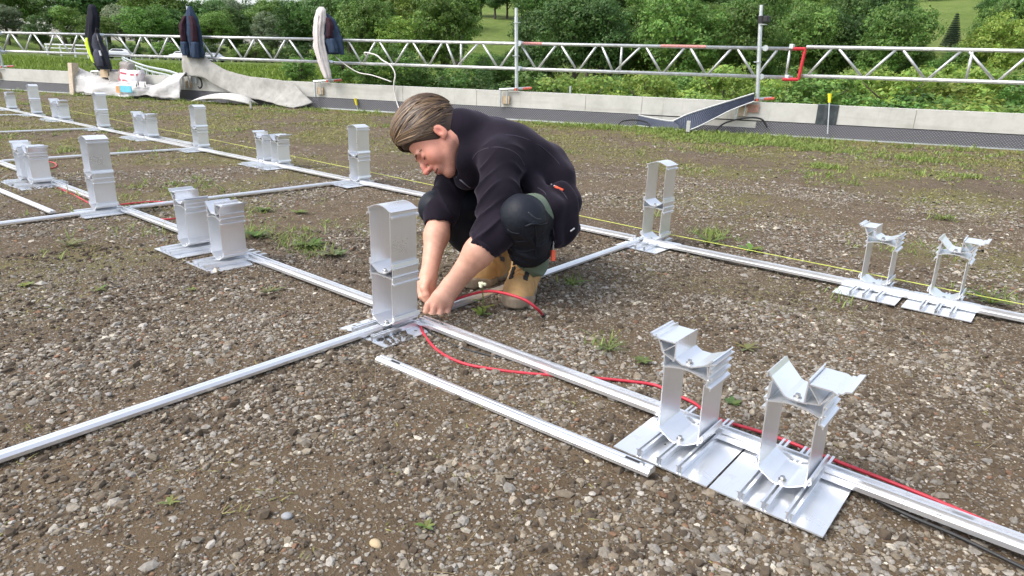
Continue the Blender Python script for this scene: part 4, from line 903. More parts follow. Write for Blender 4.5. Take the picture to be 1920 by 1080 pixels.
# black jacket with neon flash on the second pole
e = empty('hanging_jacket', PP(-18.04, -.09, -.09), ROT, 'black jacket with a neon yellow side flash hung on a scaffold pole', 'jacket')
mb = MB(); loft(mb, resample([(.13, 0, 1.98, .05, .04, .0, 0), (.13, 0, 1.93, .10, .06, .04, .5), (.13, 0, 1.72, .15, .09, .07, 1), (.06, 0, 1.50, .15, .10, .09, 1.5), (.0, 0, 1.25, .19, .10, .09, 2), (.0, 0, 1.02, .17, .09, .12, 2.5), (.08, 0, .80, .12, .08, .12, 3), (.12, 0, .62, .07, .05, .1, 3.2)])); mb.build('body_panel', M_blk, e, smooth=True)
mb = MB(); loft(mb, resample([(-.06, -.085, 1.30, .03, .02, .0, 0), (-.07, -.095, 1.18, .055, .03, .0, .5), (-.03, -.09, 1.0, .055, .03, .0, 1), (.02, -.085, .84, .04, .03, .0, 1), (.05, -.08, .78, .015, .02, 0, 1)]), 20); mb.build('neon_flash', M_neon, e, smooth=True)
e = empty('backpack', PP(-17.70, -.05, -.20), ROT, 'charcoal backpack hanging beside the black jacket', 'backpack')
mb = MB(); loft(mb, resample([(-.05, 0, 1.36, .05, .04, .0, 0), (-.06, 0, 1.30, .10, .07, .03, 1), (-.05, 0, 1.12, .14, .10, .03, 1.5), (.0, 0, .9, .16, .11, .03, 2), (.03, 0, .72, .17, .11, .03, 2.3), (.04, 0, .62, .15, .10, .03, 2.5)])); mb.build('pack_body', M_bag, e, smooth=True)
mb = MB(); loft(mb, resample([(.0, -.10, 1.02, .07, .03, .0, 0), (.01, -.11, .95, .11, .05, .03, 1), (.03, -.12, .78, .12, .055, .04, 1.5), (.04, -.11, .68, .10, .04, .03, 2)])); mb.build('front_pocket', cloth('charcoal_pack_pocket', (.06, .062, .085), .4), e, smooth=True)
mb = MB(); mb.tube([(-.02, -.02, 1.34), (.08, -.09, 1.2), (.16, -.1, 1.0), (.20, -.06, .75), (.23, -.02, .58)], .018, 6); mb.tube([(-.05, -.03, 1.36), (.0, -.03, 1.46), (.03, .03, 1.40)], .012, 6); mb.build('strap', M_black, e)
mb = MB(); mb.tube([(.12, -.13, 1.0), (.15, -.14, .90)], .02, 6); mb.build('buckle', plain('pale_buckle', (.6, .6, .65), .5), e)
mb = MB(); loft(mb, resample([(.0, 0, 1.5, .03, .03, .0, 0), (-.05, 0, 1.2, .10, .06, .08, 1), (-.05, 0, .8, .08, .06, .1, 2), (-.02, 0, .62, .05, .04, .1, 3)])); o = mb.build('dark_cloth', M_blk, None, PP(-21.28, 0, -.08), smooth=True); tag(o, 'dark cloth hanging on the pole at the left edge', 'cloth')

# ---------------------------------------------------------------- things lying against the parapet on the left
def sheet(name, rows, mat, label, cat, thick=.012, sub=5, wob=.02, seed=1):
    # rows: list of rows of (s, z, off) points; smoothed sheet with thickness
    R_ = [np.array(spline(r_, sub)) for r_ in rows]; cols = [np.array(spline([R_[i][j] for i in range(len(R_))], sub)) for j in range(R_[0].shape[0])]
    G = np.stack(cols, 1); n, m_ = G.shape[:2]; s_, z_, o_ = G[..., 0], G[..., 1], G[..., 2]
    o_ = o_+wob*vnoise(s_*1.5, z_*1.5, seed, 4, .9); z_ = z_+wob*.4*vnoise(s_, z_+3, seed+1, 3, 1.2)
    X = s_*PC+o_*NX; Y = PB+PS*s_*PC+o_*NY; P = np.stack([X, Y, z_], -1)
    du = np.gradient(P, axis=0); dv = np.gradient(P, axis=1); nr = np.cross(du, dv); nr /= np.linalg.norm(nr, axis=-1)[..., None]+1e-9
    A = P+nr*thick/2; B = P-nr*thick/2; V = np.vstack([A.reshape(-1, 3), B.reshape(-1, 3)]); k = n*m_; Fc = []
    for i in range(n-1):
        for j in range(m_-1):
            a = i*m_+j; Fc += [(a, a+1, a+m_+1, a+m_), (k+a, k+a+m_, k+a+m_+1, k+a+1)]
    ed = [(0, j, 0, j+1) for j in range(m_-1)]+[(n-1, j+1, n-1, j) for j in range(m_-1)]+[(i+1, 0, i, 0) for i in range(n-1)]+[(i, m_-1, i+1, m_-1) for i in range(n-1)]
    for a, b1, c_, d in ed: p_ = a*m_+b1; q = c_*m_+d; Fc.append((p_, k+p_, k+q, q))
    o = fast(name, V, Fc, mat, smooth=True); return tag(o, label, cat)
M_fleece = plain('grey_protection_fleece', (.33, .32, .295), .95, var=.18, nscale=9, bumps=.3)
M_tarp = plain('dirty_white_foil', (.45, .44, .43), .40, var=.2, nscale=4, bumps=.7, dist=.02)
# grey fleece roll-out draped over the parapet
sheet('protection_mat', [[(-15.55, .93, -.10), (-15.1, .96, -.05), (-14.85, .80, -.03), (-14.3, .60, -.03), (-13.6, .53, -.04), (-12.9, .47, -.06), (-12.55, .27, -.10), (-12.3, .12, -.16)],
                         [(-15.55, .72, -.13), (-15.0, .74, -.10), (-14.6, .56, -.09), (-14.2, .42, -.10), (-13.6, .36, -.10), (-13.0, .28, -.14), (-12.7, .14, -.20), (-12.4, .07, -.26)],
                         [(-15.52, .50, -.11), (-15.0, .48, -.12), (-14.7, .34, -.13), (-14.35, .22, -.14), (-13.8, .13, -.2), (-13.2, .08, -.30), (-12.9, .04, -.36), (-12.55, .015, -.42)]],
      M_fleece, 'grey fleece protection mat draped over the parapet right of the fallen tarp', 'protection mat', .014, 5, .03, 5)
sheet('folded_mat', [[(-15.0, .03, -.52), (-14.6, .09, -.58), (-14.1, .10, -.58), (-13.7, .07, -.55), (-13.55, .03, -.5)], [(-14.9, .10, -.36), (-14.5, .19, -.40), (-14.1, .21, -.40), (-13.75, .17, -.38), (-13.6, .06, -.36)], [(-14.9, .03, -.22), (-14.5, .10, -.22), (-14.1, .12, -.22), (-13.8, .09, -.2), (-13.6, .03, -.2)]],
      plain('folded_fleece', (.46, .45, .42), .95, bumps=.3), 'small folded pale grey mat at the foot of the draped mat', 'mat', .02, 5, .02, 8)
# white foil bag lying along the wall
sheet('foil_tarp', [[(-18.55, .60, -.16), (-18.2, .46, -.10), (-17.6, .34, -.10), (-17.0, .31, -.10), (-16.5, .29, -.10), (-16.2, .34, -.10), (-15.8, .52, -.10), (-15.45, .60, -.10)],
                    [(-18.5, .36, -.34), (-18.1, .32, -.36), (-17.6, .24, -.38), (-17.0, .22, -.38), (-16.5, .23, -.34), (-16.2, .26, -.36), (-15.8, .32, -.38), (-15.42, .34, -.36)],
                    [(-18.5, .06, -.36), (-18.1, .06, -.42), (-17.6, .03, -.46), (-17.0, .02, -.48), (-16.6, .04, -.36), (-16.3, .10, -.40), (-15.8, .05, -.46), (-15.40, .04, -.42)]],
      M_tarp, 'dirty white plastic foil tarp sagging in front of the parapet at the left', 'tarp', .012, 6, .05, 9)
mb = MB(); bar(mb, -18.62, -18.50, .0, .68, -.40, -.24); 
mb.v = [(v[0]+.14*(v[2]-.0)*PC, v[1]+.14*v[2]*PS, v[2]) for v in mb.v]
o = mb.build('timber_board', plain('pale_board', (.62, .52, .41), .85)); tag(o, 'pale timber board standing at the left end of the fallen tarp', 'board')
mb = MB(); bar(mb, -17.92, -17.68, .40, .56, -.14, -.02); o = mb.build('timber_block', M_wood); tag(o, 'square timber block on the parapet above the tarp', 'block')
mb = MB(); mb.tube([PP(-17.7, .52, -.08), PP(-17.55, .40, -.12), PP(-17.5, .30, -.14)], .03, 8); mb.tube([PP(-17.9, .54, -.06), PP(-17.0, .56, -.05)], .02, 8); o = mb.build('scaffold_clamp', M_galv); tag(o, 'grey metal clamp lying on the parapet beside the timber block', 'clamp')
def sack(name, s, z, off, rx, ry, rz_, mats, label, cat, tilt=0.0, stripes=None):
    nU, nV = 28, 16; V = []; mi = []
    for i in range(nV+1):
        ph = -math.pi/2+math.pi*i/nV
        for j in range(nU):
            th = 2*math.pi*j/nU; cp, sp_ = math.cos(ph), math.sin(ph); sq = lambda q, e_: math.copysign(abs(q)**e_, q)
            x = rx*sq(cp, .5)*sq(math.cos(th), .6); y = ry*sq(cp, .5)*sq(math.sin(th), .6); zz = rz_*sq(sp_, .6)
            k = 1+.10*math.sin(5*x/rx+3*zz/rz_+s)+.06*math.sin(13*x/rx-7*zz/rz_); V.append(PP(s+x*k, z+zz*k+tilt*x, off+y*k))
    Fc = []
    for i in range(nV):
        for j in range(nU):
            Fc.append((i*nU+j, i*nU+(j+1) % nU, (i+1)*nU+(j+1) % nU, (i+1)*nU+j))
            mi.append(1 if (stripes and (math.cos(2*math.pi*j/nU) < -.80 or i < 3 or (i in (6, 9) and j % 3))) else 0)
    o = fast(name, np.array(V), Fc, mats, smooth=True, midx=mi); return tag(o, label, cat)
M_sackred = plain('red_print', (.50, .05, .09), .6, var=.3, nscale=25); M_sackw = plain('paper_sack', (.66, .65, .66), .7, var=.12, nscale=20, bumps=.3)
sack('paper_sack', -17.02, .42, -.17, .27, .06, .16, [M_sackw, M_sackred], 'white sack with red print lying on the fallen tarp', 'sack', -.08, True)
sack('grey_bag', -17.25, .60, .0, .16, .10, .14, [plain('grey_bag', (.34, .31, .29), .8, bumps=.4)], 'crumpled grey-brown bag on top of the parapet under the backpack', 'bag')
sack('grey_bundle', -17.45, .42, -.12, .20, .07, .12, [plain('dusty_bundle', (.40, .37, .34), .85, bumps=.5)], 'dusty grey bundle leaning on the parapet left of the printed sack', 'bundle')
sack('clear_bag', -16.75, .46, -.13, .11, .07, .12, [plain('clear_bag', (.48, .44, .46), .3, bumps=.5)], 'small crumpled plastic bag right of the printed sack', 'bag')
def card(name, s0, s1, z0, z1, off, mat, label, cat, th=.006, tilt=0.0):
    mb = MB(); bar(mb, s0, s1, z0, z1, off, off+th); mb.v = [(v[0], v[1], v[2]+tilt*(v[0]*PC)) if 0 else v for v in mb.v]; o = mb.build(name, mat); return tag(o, label, cat)
M_cyan = plain('cyan_packaging', (.16, .55, .72), .35, var=.15, nscale=25)
card('cyan_package', -16.98, -16.66, .13, .26, -.475, M_cyan, 'bright cyan package on the front of the fallen tarp', 'package', .02)
card('orange_tape', -17.10, -16.99, .11, .25, -.472, plain('orange_tape', (.62, .32, .13), .6), 'orange-brown tape strip left of the cyan package', 'tape', .012)
e = empty('paper_notice', PP(-16.66, 0, -.40), 0, 'two white paper sheets with dark bottle-shaped prints lying on the tarp', 'paper'); o0 = np.array(PP(-16.66, 0, -.40))
for i_ in (0, 1):
    s0 = -16.72+i_*.24; mb = MB(); bar(mb, s0, s0+.19, .245, .36, -.415, -.409); mb.v = [tuple(np.array(v)-o0) for v in mb.v]; mb.build('paper_sheet', plain('white_paper', (.80, .80, .80), .8), e)
    mb = MB()
    for (w0, w1, z0, z1) in ((.145, .175, .25, .30), (.152, .168, .30, .345)): bar(mb, s0+w0, s0+w1, z0, z1, -.4165, -.4152)
    mb.v = [tuple(np.array(v)-o0) for v in mb.v]; mb.build('dark_print', M_dark, e)
cable('black_hook', [PP(-15.25, .50, -.03), PP(-15.15, .44, -.06), PP(-15.12, .33, -.07), PP(-15.18, .27, -.07), PP(-15.24, .30, -.06)], .016, M_black, 'black bent hook on the parapet under the draped mat', 'hook')
mb = MB(); bar(mb, -15.42, -15.28, .36, .50, -.05, -.004); o = mb.build('metal_clip', M_galv); tag(o, 'grey metal clip on the parapet beside the black hook', 'clip')

# ---------------------------------------------------------------- lifted dimpled sheet, stakes
def dsheet(name, top, bot, label, amp=.012):
    P0, P1 = np.array(spline(top, 16)), np.array(spline(bot, 16)); n = len(P0); m_ = 15; V = []; Vb = []
    for i in range(n):
        for j in range(m_):
            f = j/(m_-1); q = P0[i]*(1-f)+P1[i]*f; q = q.copy(); bp_ = amp if (i+j) % 2 == 0 else -amp*.2
            V.append(PP(q[0], q[1], q[2]-bp_)); Vb.append(PP(q[0], q[1]-.004, q[2]+.012))
    V += Vb; k = n*m_; Fc = []
    for i in range(n-1):
        for j in range(m_-1):
            a = i*m_+j; Fc += [(a, a+m_, a+m_+1, a+1), (k+a, k+a+1, k+a+m_+1, k+a+m_)]
    for i in range(n-1): a = i*m_; Fc += [(a, k+a, k+a+m_, a+m_), (a+m_-1, a+2*m_-1, k+a+2*m_-1, k+a+m_-1)]
    Fc += [(j, j+1, k+j+1, k+j) for j in range(m_-1)]+[((n-1)*m_+j+1, (n-1)*m_+j, k+(n-1)*m_+j, k+(n-1)*m_+j+1) for j in range(m_-1)]
    e = empty('dimpled_sheet', (0, 0, 0), 0, label, 'drainage sheet')
    fast('dimpled_panel', V, Fc, plain('dark_blue_membrane', (.055, .065, .095), .40, var=.2), e, smooth=False)
    mb = MB(); mb.tube([PP(*(q-[0, 0, amp])) for q in P0], .012, 5); mb.tube([PP(*(q-[0, 0, amp])) for q in P1], .010, 5); mb.build('pale_edge', plain('pale_edge', (.5, .51, .50), .6), e); return e
def ppx(px, py, off):          # parapet coordinates of a point seen at (px, py), off in front of the wall
    d = _fw+_r*(px-960)/F+_u*(540-py)/F; t = (PB+off/PC)/(d[1]-PS*d[0]); X = d*t; s_ = X[0]*PC+(X[1]-PB)*PS*PC; return (float(s_), float(X[2]+H), off)
dsheet('dimpled_sheet', [ppx(*q_) for q_ in ((1262, 227, -.36), (1290, 214, -.30), (1330, 201, -.20), (1372, 188, -.11), (1414, 175, -.06))], [ppx(*q_) for q_ in ((1288, 246, -.50), (1312, 236, -.42), (1338, 223, -.30), (1372, 206, -.20), (1414, 190, -.10))],
       'dark blue dimpled drainage sheet peeled up and resting on the parapet')
dsheet('dimpled_sheet', [(-5.98, .20, -.02), (-5.7, .16, -.08), (-5.4, .14, -.12), (-5.1, .20, -.17)], [(-5.98, .04, -.14), (-5.7, .03, -.22), (-5.4, .02, -.30), (-4.98, .04, -.44)],
       'flat strip of dimpled drainage sheet leaning at the wall foot left of the peeled one', .008)
cable('black_hose', [PP(-6.25, .03, -.30), PP(-6.2, .10, -.26), PP(-6.0, .13, -.2), PP(-5.8, .10, -.2), PP(-5.75, .03, -.26)], .012, M_black, 'black hose loop at the wall foot', 'hose')
cable('black_hose', [PP(-4.75, .02, -.36), PP(-4.6, .16, -.20), PP(-4.3, .25, -.12), PP(-4.08, .24, -.08), PP(-3.98, .12, -.08)], .014, M_black, 'black hose bent under the peeled dimpled sheet', 'hose')
def stake(X, h, w_, label, mat, foot=None, cat='stake'):
    e = empty('stake', X, .3, label, cat); mb = MB(); mb.box((-w_, -w_*.5, 0), (w_, w_*.5, h), bev=.002); mb.build('post', mat, e)
    if foot: mb = MB(); mb.box((-w_*1.1, -w_*.62, -.01), (w_*1.1, w_*.62, h*.2)); mb.build('foot', M_black, e)
p0 = gp(1289, 252, 0); stake(p0, .20, .028, 'short grey stake with a black foot in front of the peeled dimpled sheet', plain('grey_stake', (.42, .42, .40), .7), True)
p0 = gp(471, 207, 0); stake(p0, .17, .022, 'short weathered stake in the moss left of the draped mat end', plain('weathered_stake', (.30, .29, .27), .8), True)
def marker(base, top, capl, label, lean=0.0):
    e = empty('marker_rod', base, 0, label, 'marker rod'); d = np.array(top)-np.array(base); mb = MB(); mb.tube([(0, 0, 0), d*.85], .009, 6); mb.build('rod', M_galv, e)
    n_ = d/np.linalg.norm(d); mb = MB(); mb.tube([d-n_*capl, d-n_*capl*.25, d], [.020, .026, .032], 10); mb.build('yellow_cap', M_yellow, e)
marker(PP(-11.36, .02, -.05), PP(-11.40, .23, -.06), .13, 'small yellow-capped marker rod at the wall foot below the white jacket')
marker(PP(-3.12, .08, -.09), PP(-3.18, .655, -.04), .13, 'tall yellow-capped marker rod in front of the dark tape patch')
for px, py, w_, lab in ((1045, 150, 17, 'thin grey pipe standing above the bushes behind the parapet'),):
    pass
mb = MB(); q = PP(-7.35, .45, .6); mb.tube([q, (q[0], q[1], .60)], .018, 8); o = mb.build('vent_pipe', M_galv); tag(o, 'short pale pipe just showing above the parapet right of the bare pole', 'pipe')
# wet dirt on the nearest plate
P_ = np.stack([rng.uniform(A0-.02, A0+.12, 150), rng.uniform(1.24, 1.34, 150)], 1)
v0, f0 = ico(); szs = lsize(150, .0035, .5, .009); V = (v0[None]*rng.uniform(.7, 1.2, (150, 12, 1))*szs[:, None, None]*[1.3, 1, .5])+np.concatenate([P_, np.full((150, 1), .0095)], 1)[:, None, :]
o = fast('soil_crumbs', V.reshape(-1, 3), (f0[None]+(np.arange(150)*12)[:, None, None]).reshape(-1, 3), plain('dark_crumbs', (.07, .06, .05), .9)); tag(o, 'dark crumbs scattered on the base plate of the largest tall foot', 'soil', kind='stuff')

# ---------------------------------------------------------------- single weeds
def weed(X, n, ln, wd, cols, label, stem=0.0, up=.9, flower=None):
    e = empty('weed', (X[0], X[1], float(gh(X[0], X[1]))), 0, label, 'weed'); V = []; Fc = []; cc = []
    for i in range(n):
        a = i*2.4+rnd.uniform(-.3, .3); l = ln*rnd.uniform(.6, 1.1); w_ = wd*rnd.uniform(.7, 1.1); le = rnd.uniform(.35, 1.0)*up; z0 = 0
        if stem: z0 = stem*.55*i/n*(i % 2)
        segs = 6; k0 = len(V); c = [x*rnd.uniform(.8, 1.15)*q_ for x, q_ in zip(cols, (1.05, .9, 1.0))]
        for s_ in range(segs+1):
            f = s_/segs; r_ = l*f; zz = z0+.003+l*(math.sin(le)*f-.6*f*f*math.sin(le)*.9); ww = w_*math.sin(math.pi*min(1, f*.93+.05))**.8*(1+.25*math.sin(f*14+i))
            for sg in (-1, 0, 1):
                V.append((math.cos(a)*r_-math.sin(a)*ww*sg, math.sin(a)*r_+math.cos(a)*ww*sg, zz-(0 if sg else .12*ww))); cc.append(c)
        for s_ in range(segs):
            b0 = k0+s_*3; Fc += [(b0, b0+1, b0+4, b0+3), (b0+1, b0+2, b0+5, b0+4)]
    fast('leaf_rosette', V, Fc, M_blade, e, smooth=True, col=np.array(cc))
    if stem:
        mb = MB(); mb.tube([(0, 0, 0), (.006, .002, stem*.5), (.002, -.004, stem)], .0022, 6); o = fast('stem', np.array(mb.v), mb.f, M_blade, e, col=np.tile([.12, .17, .05], (len(mb.v), 1)))
        if flower:
            mb = MB()
            for k in range(14): a = rnd.uniform(0, 6.28); r_ = rnd.uniform(0, .014); mb.box((.002+math.cos(a)*r_-.003, -.004+math.sin(a)*r_-.003, stem+rnd.uniform(-.008, .008)), (.002+math.cos(a)*r_+.003, -.004+math.sin(a)*r_+.003, stem+rnd.uniform(.008, .014)))
            mb.build('flower_head', plain('flower', flower, .7), e)
W = [((903, 592), 9, .055, .010, (.12, .20, .04), 'small flowering weed on a tall stem in front of the worker\'s left boot', .115, (.75, .75, .55)),
     ((1140, 662), 26, .085, .0018, (.15, .21, .07), 'wispy grass-like weed right of the worker and above the red cable', 0, None),
     ((1205, 682), 14, .035, .006, (.13, .20, .05), 'bright leafy weed just left of the foreground bracket foot', 0, None),
     ((1372, 755), 9, .035, .009, (.10, .17, .05), 'small lobed weed seen behind the foreground bracket feet', 0, None),
     ((580, 463), 30, .09, .010, (.10, .18, .04), 'broad bright green weed between the short pair and the largest tall foot', 0, None),
     ((625, 480), 12, .09, .011, (.15, .21, .08), 'pale long-leaved weed right of the broad bright one', 0, None),
     ((495, 395), 14, .07, .010, (.10, .17, .04), 'small weed behind the near short pair, by the cross rail', 0, None),
     ((480, 445), 26, .08, .009, (.09, .16, .04), 'leafy weed directly right of the near short pair', 0, None),
     ((505, 545), 9, .06, .006, (.15, .21, .07), 'thin weed below the ridged rail left of the largest tall foot', 0, None),
     ((48, 537), 8, .035, .008, (.18, .27, .05), 'yellow-green seedling at the left of the gravel', 0, None),
     ((185, 545), 8, .04, .006, (.14, .20, .05), 'tiny weed below the left tall foot', 0, None),
     ((132, 460), 10, .07, .008, (.17, .22, .08), 'feathery weed left of the near short pair', 0, None),
     ((75, 330), 12, .13, .02, (.12, .22, .04), 'green weed under the leftmost short pair', 0, None),
     ((1408, 468), 6, .10, .02, (.13, .24, .04), 'bright weed beside the yellow string right of the open tall foot', 0, None),
     ((1330, 455), 9, .12, .012, (.15, .22, .05), 'grassy weed just right of the open tall foot', 0, None),
     ((1768, 412), 12, .10, .006, (.16, .24, .05), 'round tuft between the far right short pair', 0, None),
     ((1855, 570), 14, .11, .006, (.15, .24, .05), 'grass tuft behind the rail at the right edge', 0, None),
     ((1075, 535), 12, .07, .005, (.14, .24, .04), 'grass tuft beside the cross rail right of the worker\'s boots', 0, None),
     ((800, 995), 8, .022, .004, (.15, .22, .06), 'tiny seedling beside the pale stone in the foreground', 0, None),
     ((320, 950), 8, .022, .004, (.17, .22, .07), 'tiny seedling in the lower left gravel', 0, None),
     ((360, 545), 7, .03, .005, (.17, .22, .07), 'tiny seedling left of the thin weed', 0, None),
     ((1185, 232), 20, .22, .02, (.22, .30, .05), 'yellow-flowering weed at the wall foot left of the peeled dimpled sheet', .26, (.75, .70, .08)),
     ((1400, 655), 9, .05, .006, (.17, .20, .07), 'small weed above the nearest bracket foot', 0, None),
     ((560, 400), 7, .08, .012, (.14, .22, .05), 'small weed left of the largest tall foot under the cross rail', 0, None)]
for (px, py), n_, l_, w_, c_, lab, st, fl in W: weed(gp(px, py), n_, l_, w_, c_, lab, st, 1.0, fl)
# notable single stones
def bigstone(px, py, r_, col, label):
    X = gp(px, py); v, f = ico(); v = v*np.random.default_rng(int(px)).uniform(.75, 1.2, (12, 1))*r_*[1.15, .85, .6]
    o = fast('stone', v, f, plain('stone', col, .85, var=.15, nscale=60, bumps=.3), None, (X[0], X[1], r_*.35), smooth=True); sb = o.modifiers.new('round', 'SUBSURF'); sb.levels = sb.render_levels = 1; tag(o, label, 'stone')
bigstone(705, 1025, .016, (.40, .31, .19), 'pale yellow stone in the foreground gravel')
bigstone(538, 972, .015, (.24, .25, .26), 'large blue-grey stone in the foreground gravel')
bigstone(205, 742, .012, (.22, .21, .20), 'dark flat stone below the long cross rail')
bigstone(1100, 868, .010, (.45, .36, .24), 'tan stone below the loose rail')
# ---------------------------------------------------------------- the crouching worker
def rc(p, a, b, ra, rb):
    a = np.asarray(a, np.float32); b = np.asarray(b, np.float32); ab = b-a; t = np.clip((p-a)@ab/(ab@ab), 0, 1)
    return np.linalg.norm(p-a-t[:, None]*ab, axis=1)-(ra+(rb-ra)*t)
def chain(p, pts, rs, k=.02):
    d = None
    for i in range(len(pts)-1):
        e = rc(p, pts[i], pts[i+1], rs[i], rs[i+1]); d = e if d is None else smin(d, e, k)
    return d
def ell(p, c, r, Mx=None):
    q = p-np.asarray(c, np.float32)
    if Mx is not None: q = q@Mx           # columns of Mx are the axes
    r = np.asarray(r, np.float32); k0 = np.linalg.norm(q/r, axis=1); k1 = np.linalg.norm(q/(r*r), axis=1)+1e-9
    return k0*(k0-1)/k1
def smin(a, b, k): h = np.clip(.5+.5*(b-a)/k, 0, 1); return b*(1-h)+a*h-k*h*(1-h)
def smax(a, b, k): return -smin(-a, -b, k)
def sdf_mesh(f, lo, hi, h):
    B = 8; lo = np.array(lo, float); n = (np.ceil((np.array(hi)-lo)/h/B).astype(int)*B)
    nb = n//B; I = np.stack(np.meshgrid(*[np.arange(k) for k in nb], indexing='ij'), -1).reshape(-1, 3)
    cen = (lo+(I*B+B/2)*h).astype(np.float32); fc = f(cen)
    grid = np.ones(tuple(n), np.float32)*1.0; g6 = grid.reshape(nb[0], B, nb[1], B, nb[2], B).transpose(0, 2, 4, 1, 3, 5)
    G = np.repeat(np.where(fc < 0, -1., 1.).astype(np.float32)[:, None], B**3, 1)
    sel = np.abs(fc) < B*h*.9+.03; loc = np.stack(np.meshgrid(*[np.arange(B)]*3, indexing='ij'), -1).reshape(-1, 3)
    ids = np.nonzero(sel)[0]
    for s in range(0, len(ids), 400):
        q = ids[s:s+400]; P = (lo+(I[q][:, None]*B+loc[None])*h).reshape(-1, 3).astype(np.float32); G[q] = f(P).reshape(len(q), -1)
    g = G.reshape(nb[0], nb[1], nb[2], B, B, B).transpose(0, 3, 1, 4, 2, 5).reshape(tuple(n))
    ins = g < 0; c = [g[i:n[0]-1+i, j:n[1]-1+j, k:n[2]-1+k] for i in (0, 1) for j in (0, 1) for k in (0, 1)]
    cnt = sum((x < 0).astype(np.int8) for x in c); act = (cnt > 0) & (cnt < 8); idx = np.stack(np.nonzero(act), 1); m = len(idx)
    cv = np.stack([x[act] for x in c], 1); off = np.array([(i, j, k) for i in (0, 1) for j in (0, 1) for k in (0, 1)], float)
    acc = np.zeros((m, 3)); cn = np.zeros(m)
    for a in range(8):
        for b in range(a+1, 8):
            if np.abs(off[a]-off[b]).sum() == 1:
                va, vb = cv[:, a], cv[:, b]; s = (va < 0) != (vb < 0); t = np.where(s, va/(va-vb+1e-12*(va == vb)), 0)
                acc += np.where(s[:, None], off[a]+(off[b]-off[a])*t[:, None], 0); cn += s
    V = lo+(idx+acc/cn[:, None])*h
    vid = -np.ones(act.shape, np.int64); vid[act] = np.arange(m); F_ = []
    for ax in range(3):
        sl0 = [slice(None)]*3; sl1 = [slice(None)]*3; sl0[ax] = slice(0, -1); sl1[ax] = slice(1, None)
        ch = ins[tuple(sl0)] != ins[tuple(sl1)]; e = np.stack(np.nonzero(ch), 1); o1, o2 = (ax+1) % 3, (ax+2) % 3
        e = e[(e[:, o1] > 0) & (e[:, o2] > 0) & (e[:, o1] < n[o1]-1) & (e[:, o2] < n[o2]-1)]
        def cell(d1, d2): q = e.copy(); q[:, o1] -= d1; q[:, o2] -= d2; return vid[q[:, 0], q[:, 1], q[:, 2]]
        Q = np.stack([cell(0, 0), cell(1, 0), cell(1, 1), cell(0, 1)], 1); fl = ins[e[:, 0], e[:, 1], e[:, 2]]
        Q[~fl] = Q[~fl][:, ::-1]; F_.append(Q[(Q >= 0).all(1)])
    return V, np.concatenate(F_)
def bounds(pts, r): P = np.array(pts); return P.min(0)-r, P.max(0)+r
U = 1/S
# joints
Pel, Mid, Che, Nek = at(1020, 388, 2.80), at(1000, 318, 2.74), at(940, 284, 2.64), at(882, 262, 2.60)
lsh, rsh = at(940, 300, 2.46), at(880, 275, 2.80)
lel, lwr = at(930, 432, 2.38), at(846, 538, 2.42)
rel_, rwr = at(827, 398, 2.62), at(804, 515, 2.50)
lhip, lkn, lan = at(1035, 405, 2.70), at(980, 408, 2.34), at(1000, 492, 2.56)
rhip, rkn, ran = at(990, 385, 2.92), at(818, 390, 2.64), at(918, 474, 2.84)
side = lsh-rsh; side /= np.linalg.norm(side)
# head frame
hx = -.51*_r-.86*_u-.10*_fw; hx /= np.linalg.norm(hx); hz = -.86*_r+.51*_u-.06*_fw; hz -= hx*(hz@hx); hz /= np.linalg.norm(hz); hy = np.cross(hz, hx)
HO = at(821, 261, 2.53); HM = np.stack([hx, hy, hz], 1)
def hl(x, y, z): return HO+HM@(np.array([x, y, z])*U)
def head_sdf(p):
    q = ((p-HO.astype(np.float32))@HM.astype(np.float32))/U; q = q.astype(np.float32); a = q.copy(); a[:, 1] = np.abs(a[:, 1])
    d = ell(q, (-.012, 0, .045), (.098, .074, .088)); d = smin(d, ell(q, (.030, 0, -.018), (.064, .058, .082)), .03)
    d = smin(d, rc(a, (.000, .050, -.045), (.066, .012, -.088), .020, .020), .025); d = smin(d, ell(q, (.080, 0, -.094), (.016, .020, .016)), .02)
    d = smin(d, ell(a, (.062, .036, -.022), (.024, .024, .028)), .02)
    d = smin(d, rc(a, (.086, .036, .024), (.093, .004, .022), .009, .010), .012)
    d = smax(d, -ell(a, (.100, .031, .004), (.018, .017, .012)), .012)
    d = smin(d, ell(a, (.079, .031, .004), (.0135, .015, .012)), .004)
    d = smin(d, chain(q, [(.092, 0, .016), (.108, 0, -.008), (.119, 0, -.026)], [.007, .008, .0115], .01), .010)
    d = smin(d, ell(a, (.105, .012, -.030), (.011, .0075, .008)), .006)
    d = smin(d, ell(q, (.088, 0, -.056), (.016, .027, .018)), .014)
    d = smin(d, rc(a, (.1015, .0, -.0505), (.091, .022, -.053), .0048, .003), .004); d = smin(d, rc(a, (.1000, .0, -.0620), (.090, .020, -.058), .0058, .003), .004)
    d = smax(d, -rc(a, (.110, 0, -.0562), (.096, .024, -.0545), .0016, .0012), .002)
    ear = smax(ell(a, (-.010, .079, -.004), (.017, .009, .029)), -ell(a, (-.004, .090, -.001), (.010, .008, .018)), .004); d = smin(d, ear, .005)
    d = smin(d, rc(a, (-.002, .078, -.016), (.003, .076, -.026), .006, .006), .006)
    return d*U
def finger(p, pts, r0): return chain(p, pts, [r0, r0*.98, r0*.90, r0*.80][:len(pts)], .004)
fL = []   # left hand: back of the hand towards the viewer, fingers curled down round the cable
kn = [(803, 571, 2.405), (815, 575, 2.395), (828, 576, 2.395), (841, 573, 2.405)]
k2 = [(799, 586, 2.400), (811, 591, 2.392), (825, 591, 2.392), (838, 587, 2.402)]
k3 = [(801, 594, 2.425), (813, 597, 2.420), (826, 596, 2.422), (838, 592, 2.430)]
k4 = [(806, 588, 2.448), (817, 590, 2.445), (829, 589, 2.445), (839, 585, 2.450)]
